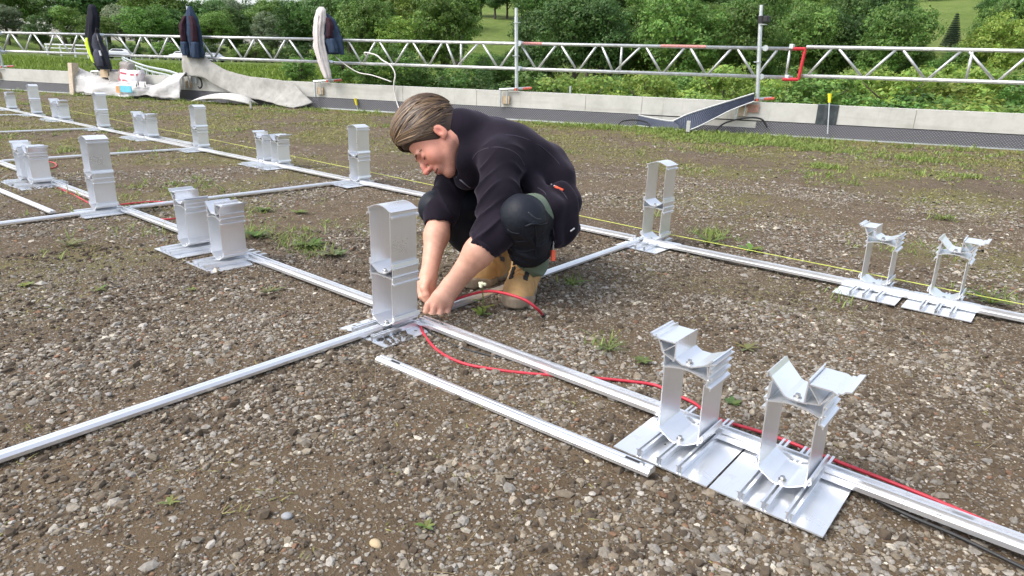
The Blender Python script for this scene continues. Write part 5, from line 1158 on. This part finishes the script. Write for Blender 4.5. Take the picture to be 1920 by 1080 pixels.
for a, b_, c_, d_ in zip(kn, k2, k3, k4): fL.append([at(*a), at(*b_), at(*c_), at(*d_)])
thL = [at(836, 556, 2.44), at(816, 566, 2.46), at(801, 578, 2.455), at(797, 589, 2.445)]
fR = [[at(788, 545, 2.47), at(790, 556, 2.455), at(799, 563, 2.45), at(806, 562, 2.455)], [at(795, 551, 2.47), at(799, 562, 2.455), at(808, 567, 2.455), at(813, 563, 2.46)],
      [at(804, 554, 2.48), at(809, 564, 2.47), at(816, 567, 2.47), at(820, 562, 2.475)], [at(813, 553, 2.50), at(818, 561, 2.49), at(823, 563, 2.49), at(826, 558, 2.49)]]
thR = [at(800, 528, 2.47), at(796, 541, 2.45), at(799, 553, 2.445), at(804, 561, 2.445)]
def forearm(p, el, wr, r0, r1):
    m1 = el*.62+wr*.38; return chain(p, [el, m1, wr], [r0, r0*.98, r1], .03)
def hands(p):
    d = forearm(p, lel, lwr, .053, .034); d = smin(d, forearm(p, rel_, rwr, .046, .031), .002)
    pa = chain(p, [lwr, at(829, 560, 2.415)], [.035, .040], .01)
    for f_ in fL: pa = smin(pa, rc(p, lwr, f_[0], .028, .0135), .012)
    pb = chain(p, [rwr, at(799, 534, 2.49)], [.032, .036], .01)
    for f_ in fR: pb = smin(pb, rc(p, rwr, f_[0], .026, .013), .012)
    d = smin(smin(d, pa, .02), pb, .008)
    for f_ in fL: d = smin(d, finger(p, f_, .0128), .0025)
    for f_ in fR: d = smin(d, finger(p, f_, .0120), .003)
    d = smin(d, chain(p, thL, [.020, .016, .0138, .011], .006), .006); d = smin(d, chain(p, thR, [.019, .0155, .0132, .0105], .006), .006)
    return d
def body_sdf(p):
    d = head_sdf(p); d = smin(d, rc(p, hl(-.035, 0, -.045), Nek, .066, .072), .03)
    t = chain(p, [Nek, Che, Mid, Pel], [.07, .085, .085, .09], .05); t = smin(t, rc(p, lsh, rsh, .055, .055), .04)
    t = smin(t, chain(p, [lsh, lel], [.055, .052], .03), .03); t = smin(t, chain(p, [rsh, rel_], [.055, .048], .03), .03)
    t = smin(t, rc(p, lhip, rhip, .08, .08), .05)
    for a, b_, c_ in ((lhip, lkn, lan), (rhip, rkn, ran)): t = smin(t, chain(p, [a, b_, c_], [.075, .055, .040], .02), .03)
    d = smin(d, t, .03); return smin(d, hands(p), .015)
allp = [Pel, Mid, Che, Nek, lsh, rsh, lel, lwr, rel_, rwr, lhip, lkn, lan, rhip, rkn, ran, hl(.13, 0, 0), hl(0, 0, .14), hl(-.11, 0, .05), at(815, 600, 2.42), at(785, 560, 2.45)]
lo, hi = bounds(allp, .14)
V, Fq = sdf_mesh(body_sdf, lo, hi, .0034)
q = ((V-HO)@HM)/U; ay = np.abs(q[:, 1]); inh = head_sdf(V.astype(np.float32)) < .012
col = np.tile([.56, .305, .215], (len(V), 1)); col *= (1+.07*vnoise(V[:, 0]*9, V[:, 2]*9+V[:, 1]*9, 71, 3, 1.5))[:, None]
def tint(mask, c, a): 
    a = (np.asarray(a)*mask)[:, None]; col[:] = col*(1-a)+np.array(c)*a
G_ = lambda x, y, z, r: np.exp(-(((q[:, 0]-x)**2+(ay-y)**2+(q[:, 2]-z)**2)/(r*r)))
tint(inh, (.60, .24, .17), .55); tint(inh, (.62, .17, .13), .8*G_(.118, 0, -.026, .022)); tint(inh, (.60, .19, .14), .35*G_(.075, .042, -.020, .03)); tint(inh, (.30, .10, .07), .7*G_(-.003, .084, -.001, .010)); tint(inh, (.62, .19, .14), .5*G_(-.005, .088, 0, .03))  # skin reds; ear hollow tinted darker, its shade put into the colour
stub = np.clip((-.045-q[:, 2])/.02, 0, 1)*(q[:, 0] > -.01)+.7*G_(.098, 0, -.044, .014); tint(inh, (.17, .10, .075), np.clip(stub, 0, 1)*.62*(.7+.3*vnoise(q[:, 0]*60, q[:, 2]*60, 72, 2, 3)))
tint(inh, (.50, .17, .15), np.clip(1.2*G_(.100, .010, -.056, .011), 0, .7)); tint(inh, (.03, .012, .010), np.clip(2.0*np.exp(-((q[:, 2]+.0558)/.0022)**2)*(ay < .026)*(q[:, 0] > .085), 0, 1))
tint(inh, (.07, .04, .025), .25*np.exp(-((q[:, 2]-(.028-.15*(ay-.03)))/.0055)**2)*(ay > .010)*(ay < .052)*(q[:, 0] > .07)); tint(inh, (.30, .12, .09), .5*np.exp(-((q[:, 2]-.000)/.0024)**2)*(ay > .018)*(ay < .045)*(q[:, 0] > .075))
kk = [at(*a) for a in kn]+[f_[0] for f_ in fR]+[f_[2] for f_ in fL]
for a in kk: col[:] = col+(np.array([.60, .25, .19])-col)*(.5*np.exp(-np.sum((V-a)**2, 1)/.016**2))[:, None]
m, t, b = new_mat('skin'); a_ = N(t, 'ShaderNodeAttribute'); a_.attribute_name = 'Col'; co = coords(t)
t.links.new(mix(t, .35, a_.outputs['Color'], ramp(t, noise(t, co, 55, 6), [(.3, (.72, .62, .60)), (.7, (1.18, 1.15, 1.15))]), 'MULTIPLY'), b.inputs['Base Color'])
b.inputs['Roughness'].default_value = .52; b.inputs['Subsurface Weight'].default_value = .06; b.inputs['Subsurface Radius'].default_value = (.012, .005, .003); bump(t, b, noise(t, co, 260, 4), .25, .001)
M_skin = m
person = fast('person', V, Fq, M_skin, smooth=True, col=col)
tag(person, 'crouching worker in a dark fleece jacket and tan boots bending over the largest tall foot', 'person')
ss = person.modifiers.new('smooth', 'SMOOTH'); ss.factor = .5; ss.iterations = 1

def hsurf(y, z):
    xs = np.arange(.135, .03, -.0006); P3 = np.stack([hl(x_, y, z) for x_ in xs]).astype(np.float32); k_ = np.nonzero(head_sdf(P3) < 0)[0]; return hl(xs[k_[0]], y, z)
for sy in (-1, 1):
    mb = MB(); mb.tube(spline([hsurf(sy*y_, z_) for y_, z_ in ((.012, .0235), (.024, .0275), (.036, .0275), (.047, .0200))], 3), [.0020]*3+[.0040]*5+[.0016]*2, 6); mb.build('eyebrow', plain('brow_hair', (.075, .045, .028), .8), person, smooth=True)
    mb = MB(); mb.tube(spline([hsurf(sy*y_, z_) for y_, z_ in ((.018, .0015), (.026, -.0020), (.035, -.0025), (.043, .0010))], 3), .0016, 6); mb.build('eyelashes', plain('lash', (.03, .018, .014), .8), person, smooth=True)
# ---- jacket
def wr(p, d, a, b_, fr, amp, ph=0.0):        # ring folds along the axis a-b
    ab = (b_-a); L_ = np.linalg.norm(ab); ab = ab/L_; s = (p-a)@ab.astype(np.float32); x = p@_r.astype(np.float32); w_ = p@_fw.astype(np.float32)
    g = np.sin(s*fr*.62+1.7*np.sin(x*23+ph)+1.2*np.sin(w_*31+ph*2)+ph); return d+amp*(.8-1.9*(1-np.abs(g))**2)*(.55+.45*np.sin(x*37+w_*17+ph))
def jac_sdf(p):
    t = chain(p, [Nek+side*.03, Che+side*.09, Mid+side*.08, Pel+side*.06], [.088, .112, .108, .118], .07)
    t = smin(t, chain(p, [Nek-side*.03, Che-side*.10, Mid-side*.09, Pel-side*.07], [.088, .112, .108, .118], .07), .07)
    t = smin(t, rc(p, lsh, rsh, .080, .076), .05)
    t = smin(t, chain(p, [Nek, at(876, 332, 2.58)], [.085, .052], .03), .05)                      # chest front under the chin
    t = smin(t, chain(p, [at(1040, 345, 2.62), at(1054, 385, 2.58), at(1060, 428, 2.55)], [.085, .066, .034], .04), .05)   # side panel over the hip
    t = smin(t, chain(p, [at(1000, 352, 2.50), at(1036, 388, 2.44), at(1046, 452, 2.45)], [.040, .036, .017], .04), .045)
    t = smin(t, rc(p, at(1042, 455, 2.48), at(1078, 426, 2.54), .013, .020), .035)
    CM = np.stack([_r, _u, _fw], 1).astype(np.float32); t = smin(t, ell(p, at(1054, 400, 2.49), (.066, .125, .045), CM), .03)
    fold = .0022*np.sin((p@_u.astype(np.float32))*46+3*np.sin((p@_r.astype(np.float32))*11)+2)+.0022*np.sin((p@_r.astype(np.float32))*38+(p@_u.astype(np.float32))*27+2*np.sin((p@_fw.astype(np.float32))*19))
    t = t+fold
    sl = chain(p, [lsh, lsh*.5+lel*.5, lel, lel*.80+lwr*.20], [.080, .077, .074, .066], .03); sl = wr(p, sl, lsh, lel, 62, .0065, .6)
    sr = chain(p, [rsh, rsh*.5+rel_*.5, rel_, rel_*.86+rwr*.14], [.074, .070, .066, .060], .03); sr = wr(p, sr, rsh, rel_, 62, .006, 1.9)
    # seam grooves of the raglan shoulder
    t = smin(t, sl, .022); t = smin(t, sr, .022)
    # collar
    ax0, ax1 = hl(-.045, 0, -.065), Nek
    c = smin(rc(p, hl(-.070, 0, -.050), Nek, .082, .088), rc(p, hl(.006, 0, -.112), Nek, .074, .085), .03)
    t = smin(t, c, .03)
    hole = rc(p, hl(.050, 0, -.02), hl(-.020, 0, -.085), .078, .056); t = smax(t, -hole, .006)
    t = smax(t, -(head_sdf(p)-.010), .006)
    # open cuffs
    d_ = (lwr-lel)/np.linalg.norm(lwr-lel); cL = rc(p, lel+d_*.055, lel+d_*.20, .054, .070); t = smax(t, -cL, .004)
    d_ = (rwr-rel_)/np.linalg.norm(rwr-rel_); cR = rc(p, rel_+d_*.035, rel_+d_*.16, .048, .060); t = smax(t, -cR, .004)
    return t
lo, hi = bounds([Pel, Mid, Che, Nek, lsh, rsh, lel, rel_, at(1090, 460, 2.55), at(1040, 470, 2.5), at(860, 340, 2.5)], .17)
V, Fq = sdf_mesh(jac_sdf, lo, hi, .0042)
m, t, b = new_mat('dark_fleece'); co = coords(t)
t.links.new(ramp(t, noise(t, co, 9, 5, .6), [(.3, (.0075, .0058, .0100)), (.7, (.0145, .0110, .0185))]), b.inputs['Base Color'])
b.inputs['Roughness'].default_value = .95; b.inputs['Specular IOR Level'].default_value = .15; b.inputs['Sheen Weight'].default_value = .12; b.inputs['Sheen Roughness'].default_value = .45; b.inputs['Sheen Tint'].default_value = (.75, .65, .85, 1)
bump(t, b, noise(t, co, 300, 3), .35, .002); M_fl = m
jk = fast('jacket', V, Fq, M_fl, person, smooth=True); jk['label'] = 'dark aubergine fleece jacket'
def on_surface(f, px, py, w0=2.0, w1=3.0):
    ws = np.linspace(w0, w1, 400); P = np.stack([at(px, py, w_) for w_ in ws]).astype(np.float32); d = f(P); k = np.nonzero(d < 0)[0]
    return at(px, py, ws[k[0]]) if len(k) else None
def seam(name, pix, f, r, mat, parent):
    pts = [on_surface(f, *p_) for p_ in pix]; pts = [p_ for p_ in pts if p_ is not None]
    if len(pts) < 2: return
    mb = MB(); mb.tube(spline(pts, 4), r, 6); return mb.build(name, mat, parent, smooth=True)
M_seam = plain('fleece_seam', (.035, .028, .045), .9)
seam('seam', [(885, 300), (893, 288), (910, 279), (935, 276), (960, 283), (975, 295), (983, 310)], jac_sdf, .0022, M_seam, jk)
seam('seam', [(948, 253), (968, 255), (990, 262), (1010, 272), (1028, 286), (1045, 303), (1055, 318)], jac_sdf, .0020, M_seam, jk)
seam('seam', [(1008, 352), (1022, 362), (1029, 385), (1033, 410), (1039, 440), (1042, 455)], jac_sdf, .0022, M_seam, jk)
seam('pocket_zip', [(1034, 345), (1044, 352), (1056, 362), (1064, 374)], jac_sdf, .0022, M_seam, jk)
for pix, nm in (([(1041, 350), (1047, 353), (1056, 357)], 'zip_puller'),):
    seam(nm, pix, jac_sdf, .0055, M_orange, jk)
seam('zip_puller', [(1034, 346), (1040, 349)], jac_sdf, .004, plain('grey_tape', (.4, .4, .42), .5), jk)
a = on_surface(jac_sdf, 1038, 452); 
if a is not None:
    mb = MB(); mb.tube([a, a+np.array([0, 0, -.035])], .003, 6); mb.build('zip_cord', M_galv, jk)
    mb = MB(); c0 = a+np.array([0, 0, -.035]); mb.tube([c0, c0+_u*-.040], .0085, 8); mb.build('zip_puller', M_orange, jk)
seam('logo_tag', [(1069, 434), (1077, 428)], jac_sdf, .0032, plain('pale_print', (.6, .6, .62), .5), jk)
seam('zip', [(856, 332), (864, 338), (872, 345), (882, 352)], jac_sdf, .0032, plain('grey_zip', (.13, .13, .15), .5), jk)
# ---- trousers
def tro_sdf(p):
    L1 = chain(p, [lhip, lkn], [.105, .080], .04); L2 = chain(p, [lkn, lan*.55+lkn*.45, lan], [.080, .076, .066], .03)
    L2 = wr(p, L2, lkn, lan, 75, .0075, 1.0); L = smin(L1, L2, .02)
    R1 = chain(p, [rhip, rkn], [.105, .068], .04); R2 = chain(p, [rkn, ran*.55+rkn*.45, ran], [.068, .072, .066], .03); R2 = wr(p, R2, rkn, ran, 75, .0075, 2.0)
    R = smin(R1, R2, .02); d = smin(L, R, .02); d = smin(d, rc(p, Pel, lhip*.5+rhip*.5-np.array([0, 0, .03]), .10, .11), .05)
    dl = (lan-lkn)/np.linalg.norm(lan-lkn); d = smax(d, (p-(lan+dl*.012))@dl.astype(np.float32)*(np.linalg.norm(p-lan, axis=1) < .15)-1*(np.linalg.norm(p-lan, axis=1) >= .15), .004)
    return d
lo, hi = bounds([Pel, lhip, lkn, lan, rhip, rkn, ran], .15); V, Fq = sdf_mesh(tro_sdf, lo, hi, .0048)
c3 = V[Fq].mean(1)
def tpar(P, a, b_): ab = b_-a; return (P-a)@ab/(ab@ab)
tl = tpar(c3, lhip, lkn); sh_ = tpar(c3, lkn, lan); sr_ = tpar(c3, rkn, ran); dth = np.linalg.norm(c3-lhip-np.clip(tl, 0, 1)[:, None]*(lkn-lhip), axis=1)
dsh = np.linalg.norm(c3-lkn-np.clip(sh_, 0, 1)[:, None]*(lan-lkn), axis=1); dsr = np.linalg.norm(c3-rkn-np.clip(sr_, 0, 1)[:, None]*(ran-rkn), axis=1)
green = ((tl > .1) & (tl < .95-.35*np.clip((lkn[2]+.03-c3[:, 2])/.08, 0, 2)) & (dth < .14) & (sh_ < .25)) | ((sh_ > .76) & (dsh < .12)) | ((sr_ > .86) & (dsr < .10))
M_tb = cloth('black_work_trousers', (.010, .012, .018), .3, .55); M_tg = cloth('sage_green_panel', (.145, .185, .135), .15, .85)
tr_ = fast('trousers', V, Fq, [M_tb, M_tg], person, smooth=True, midx=green.astype(int)); tr_['label'] = 'black work trousers with sage green panels'
def ring(c, d, r, th, name, mat, parent):
    d = d/np.linalg.norm(d); a_ = np.cross(d, [0, 0, 1.]); a_ /= np.linalg.norm(a_); b_ = np.cross(d, a_); mb = MB()
    mb.tube([c+r*(math.cos(t_)*a_+math.sin(t_)*b_) for t_ in np.linspace(0, 2*math.pi, 29)], th, 8, cap=False); return mb.build(name, mat, parent, smooth=True)
dl_ = (lwr-lel)/np.linalg.norm(lwr-lel); ring(lel+dl_*.060, dl_, .0590, .0095, 'cuff', M_fl, jk)
dr_ = (rwr-rel_)/np.linalg.norm(rwr-rel_); ring(rel_+dr_*.040, dr_, .0525, .009, 'cuff', M_fl, jk)
for pix in ([(950, 446), (965, 452), (985, 452), (1005, 446), (1020, 436)], [(955, 462), (972, 470), (992, 470), (1012, 462), (1024, 452)], [(952, 430), (960, 436), (975, 438)], [(1000, 415), (1004, 435), (1005, 460), (1004, 480)], [(985, 425), (998, 420), (1014, 421), (1026, 418)]):
    seam('crease', pix, tro_sdf, .0042, M_tb, tr_)

seam('pocket_edge', [(990, 398), (1000, 407), (1008, 411), (1014, 411)], tro_sdf, .0035, plain('pocket_trim', (.025, .027, .035), .6), tr_)
# ---- boots
M_tan = plain('tan_nubuck', (.45, .275, .12), .8, var=.22, nscale=22, bumps=.35, dist=.003, spec=.2); M_sole = plain('dusty_sole', (.27, .215, .155), .9, var=.25, nscale=30, bumps=.6, dist=.004)
def boot(base, head, label, emblem_side):
    ang = math.atan2(head[1], head[0]); e = empty('boot', base, ang, None); e.parent = person; e['label'] = label
    def up(p):
        q = p/U; a = q
        d = chain(a, [(-.070, 0, .050), (.02, 0, .052), (.100, 0, .042), (.148, 0, .036)], [.043, .046, .046, .036], .03)
        d = smin(d, chain(a, [(-.060, 0, .07), (-.058, 0, .13), (-.052, 0, .175)], [.048, .050, .056], .03), .035)
        d = smin(d, rc(a, (-.01, 0, .125), (.095, 0, .062), .044, .034), .03)
        d = smax(d, -(a[:, 2]-.018), .004); d = smax(d, a[:, 2]-.185-.06*a[:, 0], .006); d = smax(d, -rc(a, (-.052, 0, .17), (-.045, 0, .26), .043, .050), .006)
        d = d+.0014*np.sin(a[:, 0]*170+4*np.sin(a[:, 2]*40))*np.exp(-((a[:, 0]-.05)/.05)**2)
        return d*U
    def so(p):
        a = p/U; a2 = a.copy(); a2[:, 2] *= .0; wdt = chain(a2, [(-.078, 0, 0), (-.01, .0, 0), (.10, .0, 0), (.155, 0, 0)], [.040, .040, .052, .036], .03)
        zc = smax(a[:, 2]-(.034+.016*np.clip((a[:, 0]-.10)/.06, 0, 1)+.008*np.clip((-.04-a[:, 0])/.05, 0, 1)), -a[:, 2]+.010*np.clip((a[:, 0]-.13)/.06, 0, 1)**1.0, .004); d = smax(wdt, zc, .008)
        cl = np.sin(a[:, 0]*210)*.5+.5; d = d+.004*cl*(a[:, 2] < .014)
        return d*U
    V, F2 = sdf_mesh(up, (-.17*U, -.08*U, .0), (.22*U, .08*U, .22*U), .0034*U); fast('upper', V, F2, M_tan, e, smooth=True)
    V, F2 = sdf_mesh(so, (-.15*U, -.08*U, -.01), (.22*U, .08*U, .07*U), .0034*U); fast('sole', V, F2, M_sole, e, smooth=True)
    for i, (x, z) in enumerate([(.108, .094), (.088, .100), (.068, .110), (.048, .127), (.028, .146)]):
        def zt(x_, y_):
            zz = np.arange(.30, .03, -.001); P3 = np.stack([np.full(len(zz), x_), np.full(len(zz), y_), zz], 1).astype(np.float32)*U; k_ = np.nonzero(up(P3) < 0)[0]; return zz[k_[0]] if len(k_) else z
        for sy in (-1, 1):
            mb = MB(); Mx = Matrix.Translation((x*U, sy*.024*U, zt(x, sy*.024)*U)) @ Matrix.Rotation(.6, 4, 'Y') @ Matrix.Rotation(-sy*.7, 4, 'X'); mb.box((-.0095*U, -.0080*U, -.007*U), (.0095*U, .0080*U, .0055*U), 0, Mx, bev=.0015); mb.build('lace_hook', M_black, e)
        if i < 4: mb = MB(); mb.tube([np.array([x, -.026, zt(x, -.026)+.002])*U, np.array([x-.006, 0, zt(x-.006, 0)+.003])*U, np.array([x-.012, .026, zt(x-.012, .026)+.002])*U], .0040*U, 6); mb.build('lace', plain('tan_lace', (.42, .20, .06), .7), e)
    mb = MB(); mb.tube([np.array(q_)*U for q_ in ((-.005, 0, .155), (.005, 0, .185))], [.036*U, .030*U], 12); mb.build('tongue', M_black, e)
    mb = MB(); yy = np.arange(.09, 0, -.001); P3 = np.stack([np.full(len(yy), .022), emblem_side*yy, np.full(len(yy), .088)], 1).astype(np.float32)*U; k_ = np.nonzero(up(P3) < 0)[0]; c_ = np.array([.022, emblem_side*(yy[k_[0]]-.003), .088]); n_ = np.array([0, emblem_side, 0])
    mb.tube([(c_)*U, (c_+n_*.005)*U], .0140*U, 18); mb.tube([(c_+[.010, 0, .010]+n_*.004)*U, (c_+[.018, 0, .018]+n_*.004)*U, (c_+[.012, 0, .022]+n_*.004)*U], .0028*U, 6); mb.tube([(c_+[-.006, 0, -.010]+n_*.004)*U, (c_+[-.012, 0, -.024]+n_*.004)*U], .0025*U, 6); mb.build('emblem', plain('emblem_grey', (.05, .05, .05), .5), e)
    return e
tL = gp(966, 578); hL = gp(992, 533); dL = tL-hL; dL[2] = 0; dL /= np.linalg.norm(dL); bL = tL-dL*.150*U; boot((bL[0], bL[1], .0), dL, 'tan work boot nearest the camera', 1)
tR = gp(884, 541); hR = gp(955, 512); dR = tR-hR; dR[2] = 0; dR /= np.linalg.norm(dR); bR = tR-dR*.150*U; boot((bR[0], bR[1], .0), dR, 'tan work boot behind the forearms', 1)
print('BOOT', proj(bL), np.linalg.norm(tL-hL), proj(bR), np.linalg.norm(tR-hR), dL, dR)
# ---- hair
cpole = np.array([.86, 0, .50]); cpole /= np.linalg.norm(cpole); e2 = np.array([0, 1., 0]); e3 = np.cross(cpole, e2)*1.0
if e3[2] < 0: e3 = -e3
def hair_sdf(p):
    q = (((p-HO.astype(np.float32))@HM.astype(np.float32))/U).astype(np.float32); a = q.copy(); a[:, 1] = np.abs(a[:, 1])
    d = ell(q, (-.014, 0, .050), (.112, .0835, .108)); d = smin(d, ell(q, (-.060, 0, -.010), (.050, .058, .055)), .03)
    face = q[:, 0]*.80-q[:, 2]*.60-.020-.25*np.maximum(0, .045-a[:, 1])*(q[:, 2] > .03); d = smax(d, face, .008)
    d = smax(d, -ell(a, (-.006, .085, -.016), (.022, .022, .030)), .006); d = smax(d, -(q[:, 2]+.062), .008)
    return d*U
lo, hi = bounds([hl(.12, 0, .05), hl(-.12, 0, .0), hl(0, .08, .14), hl(0, -.08, -.05), hl(0, 0, .16)], .05)
V, F2 = sdf_mesh(hair_sdf, lo, hi, .0036)
hr = fast('hair', V, F2, plain('hair_base', (.045, .026, .017), .6, var=.3, nscale=40, bumps=.5), person, smooth=True); hr['label'] = 'swept-back brown hair with lighter streaks'
Vs, Fs, Cs = [], [], []; r_ = np.random.default_rng(5)
for s_ in range(2200):
    ph = r_.uniform(-1.95, 1.95); t0 = r_.uniform(.10, 1.3) if s_ % 3 else r_.uniform(.05, .3); t1 = min(2.75, t0+r_.uniform(.9, 1.8)); K = 13; th = np.linspace(t0, t1, K)
    fl_ = r_.uniform(.022, .052); lift = 1.0+.075*r_.uniform(.0, 1)**1.5+.02*math.sin(ph*9+1)*np.sin(th*1.2)+.09*np.exp(-((th-.35)/.40)**2)*abs(math.cos(ph*.6)); ph2 = ph+.16*np.sin(th*2.5+math.sin(ph*7)*3+r_.uniform(0, .8))*r_.uniform(.2, 1)
    D = np.cos(th)[:, None]*cpole+np.sin(th)[:, None]*(np.cos(ph2)[:, None]*e3+np.sin(ph2)[:, None]*e2)
    P = np.array([-.014, 0, .050])+D*np.array([.112, .0835, .108])*lift[:, None]
    face = P[:, 0]*.80-P[:, 2]*.60; ok = (face < fl_) & (P[:, 2] > -.066); ear = ((P[:, 0]+.006)**2/.023**2+(P[:, 2]+.016)**2/.030**2) > 1; ok &= ear
    if ok.sum() < 5: continue
    i0 = np.argmax(ok); i1 = i0
    while i1 < K and ok[i1]: i1 += 1
    if i1-i0 < 5: continue
    P = P[i0:i1]; D = D[i0:i1]; Tn = np.gradient(P, axis=0); Tn /= np.linalg.norm(Tn, axis=1)[:, None]; W = np.cross(Tn, D); W /= np.linalg.norm(W, axis=1)[:, None]
    k = len(P); wd = r_.uniform(.0012, .0030)*np.sin(np.linspace(.25, math.pi-.1, k))**.5; h_ = .0014
    A = P-W*wd[:, None]; B = P+D*h_; C_ = P+W*wd[:, None]; b0 = len(Vs)*0
    base_ = sum(len(x) for x in Vs); Vq = np.stack([A, B, C_], 1).reshape(-1, 3); Vs.append(Vq)
    for i in range(k-1):
        o_ = base_+3*i; Fs += [(o_, o_+1, o_+4, o_+3), (o_+1, o_+2, o_+5, o_+4)]
    blond = r_.uniform(0, 1)**2.0*(.35+.65*min(1, abs(ph)/1.3)); c_ = np.array([.045, .026, .017])*(1-blond)+np.array([.34, .215, .11])*blond; Cs.append(np.tile(c_*r_.uniform(.6, 1.3), (3*k, 1)))
Vh = HO+np.vstack(Vs)*U@HM.T
m, t, b = new_mat('hair_strands'); a_ = N(t, 'ShaderNodeAttribute'); a_.attribute_name = 'Col'; t.links.new(a_.outputs['Color'], b.inputs['Base Color']); b.inputs['Roughness'].default_value = .42; b.inputs['Specular IOR Level'].default_value = .5
fast('strands', Vh, Fs, m, hr, smooth=True, col=np.vstack(Cs))
